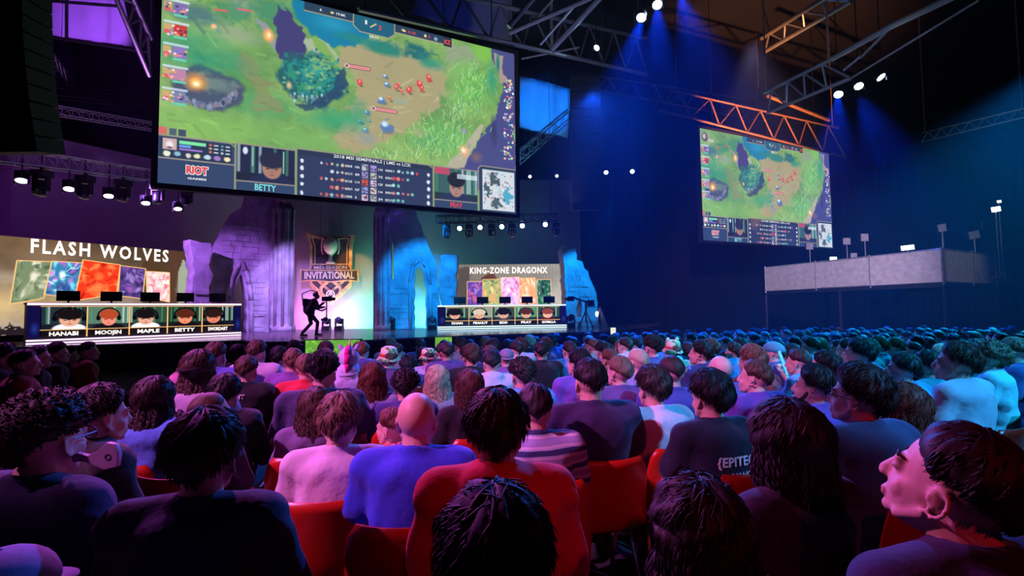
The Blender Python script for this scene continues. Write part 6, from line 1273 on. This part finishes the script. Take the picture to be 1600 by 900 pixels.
# unicorn hood
r_, K_, q = who('unicorn hood')
mb = MB(); mb.ell((0, -.012, .035), (.105, .122, .125), nu=24, nv=16); mb.cap((0, -.03, -.02), (0, -.05, -.14), .098, .12); link('hood', mb.mesh('hood', True), M['own'], r_, color=(.60, .62, .82), mtx=K_['Mh'])
mb = MB(); mb.path([(0, .03, .155), (0, -.06, .155), (0, -.125, .09), (0, -.14, 0), (0, -.145, -.08)], [.018, .026, .028, .026, .012], 10); link('mane', mb.mesh('mane', True), M['own'], r_, color=(.85, .02, .30), mtx=K_['Mh'])
mb = MB(); mb.tube((0, .07, .14), (0, .09, .23), .020, .003, 10); link('horn', mb.mesh('horn', True), M['own'], r_, color=(.8, .7, .3), mtx=K_['Mh'])
for x in (-1, 1): link('hood_ear', MB().ell((x * .075, 0, .15), (.022, .014, .04), Matrix.Rotation(x * .4, 3, 'Y')).mesh('hood_ear', True), M['own'], r_, color=(.5, .55, .8), mtx=K_['Mh'])
# strap, glasses, beard
r_, K_, q = who('thin strap'); mb = MB()
mb.path([(.080 * math.cos(t), .098 * math.sin(t) - .012, .012 + .02 * math.sin(t)) for t in [math.pi * 2 * i / 28 for i in range(29)]], .003, 5); link('strap', mb.mesh('strap', True), M['dark'], r_, mtx=K_['Mh'])
def glasses(r_, K_):
    mb = MB()
    for x in (-1, 1):
        mb.path([(x * .032 + .023 * math.cos(t), .100, .003 + .018 * math.sin(t)) for t in [math.pi * 2 * i / 14 for i in range(15)]], .0022, 5); mb.tube((x * .055, .100, .006), (x * .083, .0, .008), .002, n=5)
    mb.tube((-.010, .101, .006), (.010, .101, .006), .002, n=5); link('glasses', mb.mesh('glasses'), M['dark'], r_, mtx=K_['Mh'])
glasses(*who('glasses with thick')[:2]); glasses(*who('dark curly hair in a navy')[:2])
r_, K_, q = who('bearded'); mb = MB(); mb.ell((0, .042, -.085), (.050, .060, .034), nu=18, nv=10); mb.ell((0, .082, -.092), (.026, .018, .026)); mb.cap((-.02, .098, -.052), (.02, .098, -.052), .006); mb.cap((-.062, .01, -.03), (-.045, .05, -.085), .014); mb.cap((.062, .01, -.03), (.045, .05, -.085), .014)
link('beard', mb.mesh('beard', True), M['hair'], r_, color=HAIRCOL['dark'], mtx=K_['Mh'])
# lettering on backs
def back_text(s_, items, K=None):
    r_, K_, q = who(s_)
    for t_, sz, wd, x, z, cl in items:
        me = text(t_, sz, width=wd, bold=.04, align='C'); top = K_['top']; vs = np.zeros(len(top.vertices) * 3); top.vertices.foreach_get('co', vs); vs = vs.reshape(-1, 3)
        for v in me.vertices:
            X, Z = v.co.x + x, v.co.z + z; d = (vs[:, 0] - X) ** 2 + (vs[:, 2] - Z) ** 2; near_ = np.where(d < .0004)[0]; v.co = (X, (vs[near_, 1].min() if len(near_) else -.13) - .006, Z)
        link('shirt_lettering', me, M['print'] if cl else M['printk'], r_)
M['print'] = mat('white_print', (.75, .75, .78), .7); M['printk'] = mat('black_print', (.01, .01, .012), .7)
back_text('white lettering across', [('{EPITECH', .045, .26, .03, .84, 1), ('NANCY', .034, .15, .05, .775, 1), ('____', .012, .10, .05, .765, 1)])
back_text('small white letters', [('JHT', .035, .09, .02, .93, 1)])
back_text('pale shirt with black', [('WHITE', .055, .24, .03, .86, 0)])
# ------------------------------------------------------------------ the rest of the audience, in slanting rows
rr = random.Random(12)
FD = Vector((-math.sin(R(38)), math.cos(R(38)))); RD = Vector((math.cos(R(38)), math.sin(R(38)))); F0 = Vector((-3.3, 6.9))
PALT = [((.012, .012, .018), 'black'), ((.02, .025, .09), 'navy'), ((.10, .06, .22), 'purple'), ((.58, .55, .60), 'white'), ((.10, .28, .60), 'blue'), ((.05, .18, .22), 'teal'), ((.20, .19, .22), 'grey'), ((.45, .03, .04), 'red')]
PW = [6, 6, 3, 3, 3, 2, 3, 1]
HKS = [('short', 2), ('short', 3), ('crop', 4), ('crop', 5), ('side', 2), ('side', 3), ('thick', 6), ('thick', 7), ('curly', 2), ('spiky', 2), ('buzz', 2), ('afro', 1), ('longthick', 1), ('long', 3)]
HW_ = [5, 5, 4, 4, 4, 4, 5, 5, 3, 2, 2, 1, 3, 3]
NAMEH = dict(short='short', crop='cropped', side='swept', thick='thick', curly='curly', spiky='spiky', buzz='shaved', afro='bushy', longthick='long', long='long straight')
cand = []
for k in range(0, 16):
    for j in range(-14, 42):
        q = F0 + RD * (j * .53 + (k % 2) * .26) - FD * (k * .80); q.x += rr.uniform(-.07, .07); q.y += rr.uniform(-.06, .06)
        if not 2.7 < q.y < 14.2: continue
        px_, py_, dd = proj((q.x, q.y, floor_z(q.y) + 1.3)); w_ = FPX * .19 / dd
        if px_ < 318 - (0 if q.y > 4 else 20) or px_ > 1625: continue
        if q.y < 3.4 and px_ < 1290: continue
        if px_ > 1500 and q.y < 3.2: continue
        if any((q.x - a) ** 2 + (q.y - b) ** 2 < .44 ** 2 for a, b in placed): continue
        if any(dd < d_ + .25 and abs(px_ - x_) < (w2 + w_) * .46 for x_, y_, w2, d_ in SHOWN): continue
        placed.append((q.x, q.y)); cand.append((dd, q.copy(), px_))
cand.sort(key=lambda t: t[0]); LIM = 300 - len(L_); print('FILL', len(cand), 'limit', LIM)
far = []
for dd, q, px_ in cand:
    top_, tn = rr.choices(PALT, PW)[0]; hk_ = rr.choices(HKS, HW_)[0]; hc_ = rr.choices(['black', 'dark', 'brown', 'light', 'blond', 'auburn'], [6, 7, 5, 2, 1, 1])[0]
    fem = hk_[0].startswith('long'); kit_ = 'W' if fem else rr.choices(['A', 'B', 'C', 'L', 'H', 'X'], [5, 5, 2, 3, 2, 2])[0]
    yaw = math.degrees(math.atan2(-(-4.6 - q.x), 14.5 - q.y)) * .85 - (16 if kit_ == 'B' else 0) + rr.gauss(0, 7); s = rr.uniform(.94, 1.05) * (.96 if fem else 1)
    if len(far) >= LIM: break
    zone = 'left' if px_ < 640 else 'middle' if px_ < 1000 else 'right'
    depth = 'near' if dd < 5.5 else 'middle' if dd < 8.5 else 'farthest'
    g = '%s-haired spectators in %s tops, %s rows, %s block' % (NAMEH[hk_[0]], tn, depth, zone)
    lb = 'person with %s %s hair and %s top, %s rows, %s block' % (NAMEH[hk_[0]], dict(light='light brown', auburn='reddish', dark='dark brown').get(hc_, hc_), tn, depth, zone)
    r_ = dress(KITS[kit_], 'person', lb, (q.x, q.y, floor_z(q.y)), yaw, s, hk_, hc_, top_, rr.randrange(4), (.02, .022, .035), lb.replace('person with', 'people with'))
    far.append(r_)
    if dd < 4.6 or (px_ > 1350 and dd < 6.5): chair((q.x, q.y, floor_z(q.y)), yaw, 'red plastic chair under a spectator in the %s block' % zone, 'red chairs of the %s block' % zone)
# ------------------------------------------------------------------ camera operator and held things
CK = person_kit('operator', dict(pel=(0, -.10, .88), bel=(0, -.06, 1.01), che=(0, .04, 1.19), nek=(0, .10, 1.35), head=(0, .15, 1.475), sh=((-.18, .07, 1.28), (.18, .07, 1.28)), el=((-.25, .16, 1.03), (.25, .20, 1.05)), wr=((-.08, .42, 1.06), (.10, .40, 1.22)),
    hip=((-.09, -.10, .86), (.09, -.10, .86)), kn=((-.13, .20, .50), (.13, -.02, .47)), an=((-.14, .16, .09), (.14, -.32, .09)), hd=((.1, 1, .1), (-.1, 1, .2))), sleeves='long', voxs=.012, curl=.9, broad=1.2, tight=.03)
p = P(487, 525, 19.4); p.z = STZ
op = dress(CK, 'person', 'person in black walking in a crouch with a body-mounted camera on the stage', p, -68, 1.13, ('short', 2), 'black', (.010, .008, .014), 2, (.010, .008, .014), near=True)
rg = thing('camera_rig', 'body-mounted camera rig held by the person on the stage', 'camera', p, R(-68)); rg.scale = (1.13,) * 3
obj('vest', MB().box((0, -.02, 1.18), (.34, .30, .34)).box((0, -.22, 1.16), (.30, .14, .42)), M['black'], rg); obj('spring_arm', MB().tube((.12, .12, 1.0), (.22, .34, .92), .03).tube((.22, .34, .92), (0, .48, 1.0), .03), M['dark'], rg)
obj('post', MB().tube((0, .50, .62), (0, .50, 1.28), .02), M['dark'], rg); obj('camera_body', MB().box((0, .50, 1.36), (.14, .34, .17)).tube((0, .66, 1.36), (0, .80, 1.36), .06), M['black'], rg); obj('monitor', MB().box((0, .50, .72), (.2, .05, .14)).box((0, .42, .60), (.12, .22, .09)), M['black'], rg)
obj('support_boom', MB().path([(-.05, -.3, 1.1), (-.12, -.34, 1.55), (-.05, -.05, 1.68), (0, .2, 1.62)], .018, 6), M['dark'], rg)
RK = person_kit('holding', dict(el=((-.26, .10, .74), (.26, .10, .74)), wr=((-.14, .40, .80), (.14, .38, .90)), hd=((.35, .9, .1), (-.35, .9, .1))), sleeves='short', voxs=.008, curl=1.0)
KITS['R'] = RK
rp_ = dress(RK, 'person', 'person mostly beyond the picture edge whose forearms hold a rolled paper', P(1668, 600, 2.0) * Vector((1, 1, 0)) if False else Vector((P(1672, 600, 2.0).x, 2.0, floor_z(2.0))), 52, 1.0, ('side', 3), 'brown', (.05, .12, .3), 0, (.16, .36, .62), near=True)
chair((rp_.location.x, rp_.location.y, rp_.location.z), 52, 'red plastic chair at the picture edge under the rolled-paper holder')
def wp(r_, v): bpy.context.view_layer.update(); return r_.matrix_world @ Vector(v)
a, b = wp(rp_, (-.26, .50, .83)), wp(rp_, (.20, .47, .93)); root = thing('rolled_paper', 'thick pale rolled paper with a black band in the hands at the picture edge', 'paper', a)
obj('roll', MB().tube((0, 0, 0), b - a, .034, n=18), mat('pale_paper', (.62, .55, .66), .7), root, smooth=True); obj('band', MB().tube((b - a) * .45, (b - a) * .5, .037, n=18), M['black'], root)
# white sheet of paper raised in front of the profile faces
def grip(s_, off=(0, -.035, .095)): r_ = who(s_)[0]; return wp(r_, Vector((.13 * (.88 if 'phone' in s_ else 1), .27, 1.02)) + Vector(off))
q = grip('sheet of white paper', (-.01, -.03, .12)); root = thing('paper_sheet', 'white sheet of paper held up slanting between the two bearded profiles', 'paper', q)
cu = [(-.03, 0, .14), (.0, .01, .14), (.05, .0, -.12), (.0, 0, -.13)]
o = obj('sheet', MB().add([(-.062, 0, .13), (-.018, .03, .14), (.062, .02, -.11), (.02, -.01, -.13)], [(0, 1, 2, 3)]), mat('white_paper', (.8, .82, .85), .6), root); s_ = o.modifiers.new('t', 'SOLIDIFY'); s_.thickness = .002
q = grip('dark shaved hair'); root = thing('plastic_bottle', 'clear crumpled plastic water bottle held sideways behind the black lettered shirt', 'bottle', q); rot = Matrix.Rotation(R(82), 3, 'Y')
gm = bpy.data.materials.new('clear_plastic'); N, Lk = _nodes(gm); b_ = N['Principled BSDF']; b_.inputs['Transmission Weight'].default_value = .85; b_.inputs['Roughness'].default_value = .08; b_.inputs['Base Color'].default_value = (.85, .93, 1, 1)
nn_ = N.new('ShaderNodeTexNoise'); nn_.inputs['Scale'].default_value = 40; bb_ = N.new('ShaderNodeBump'); bb_.inputs['Strength'].default_value = .5; Lk.new(nn_.outputs['Fac'], bb_.inputs['Height']); Lk.new(bb_.outputs['Normal'], b_.inputs['Normal'])
obj('bottle_body', MB().lathe([(.030, -.08), (.036, -.07), (.034, -.03), (.037, 0), (.034, .03), (.036, .06), (.018, .095), (.015, .11)], (0, 0, 0), 20, rot), gm, root, smooth=True); obj('bottle_cap', MB().lathe([(.017, .11), (.017, .128)], (0, 0, 0), 16, rot), mat('blue_cap', (.1, .3, .8), .4), root)
# pale paddle by the curly-haired person
q = P(166, 716, 1.42); root = thing('clap_paddle', 'pale lilac paddle with a small ring mark beside the curly-haired person', 'paddle', q)
pts = [(-.10, .012)]; pts = [(-.098, .006), (-.085, .016), (-.05, .008), (-.02, .022), (.006, .045), (.030, .040), (.040, .012), (.036, -.022), (.0, -.03), (-.04, -.012), (-.07, -.004), (-.09, -.008)]
link('paddle_body', outline([pts], .012, 'paddle_body', .002), mat('lilac_foam', (.62, .45, .62), .6), root); mb = MB(); mb.path([(.012 + .008 * math.cos(t), -.0085, .006 + .008 * math.sin(t)) for t in [math.pi * 2 * i / 16 for i in range(17)]], .0012, 5); obj('ring_mark', mb, M['black'], root)
# phone in the near person's hand
q = grip('holding up a phone', (-.01, .0, .13)); root = thing('smartphone', 'dark phone catching pink light, held up beside the close dark-haired person', 'phone', q, R(20))
obj('phone_body', MB().box((0, 0, 0), (.075, .009, .15), Matrix.Rotation(R(-35), 3, 'Y') @ Matrix.Rotation(R(35), 3, 'X')), mat('glossy_phone', (.03, .03, .035), .12, .2), root)
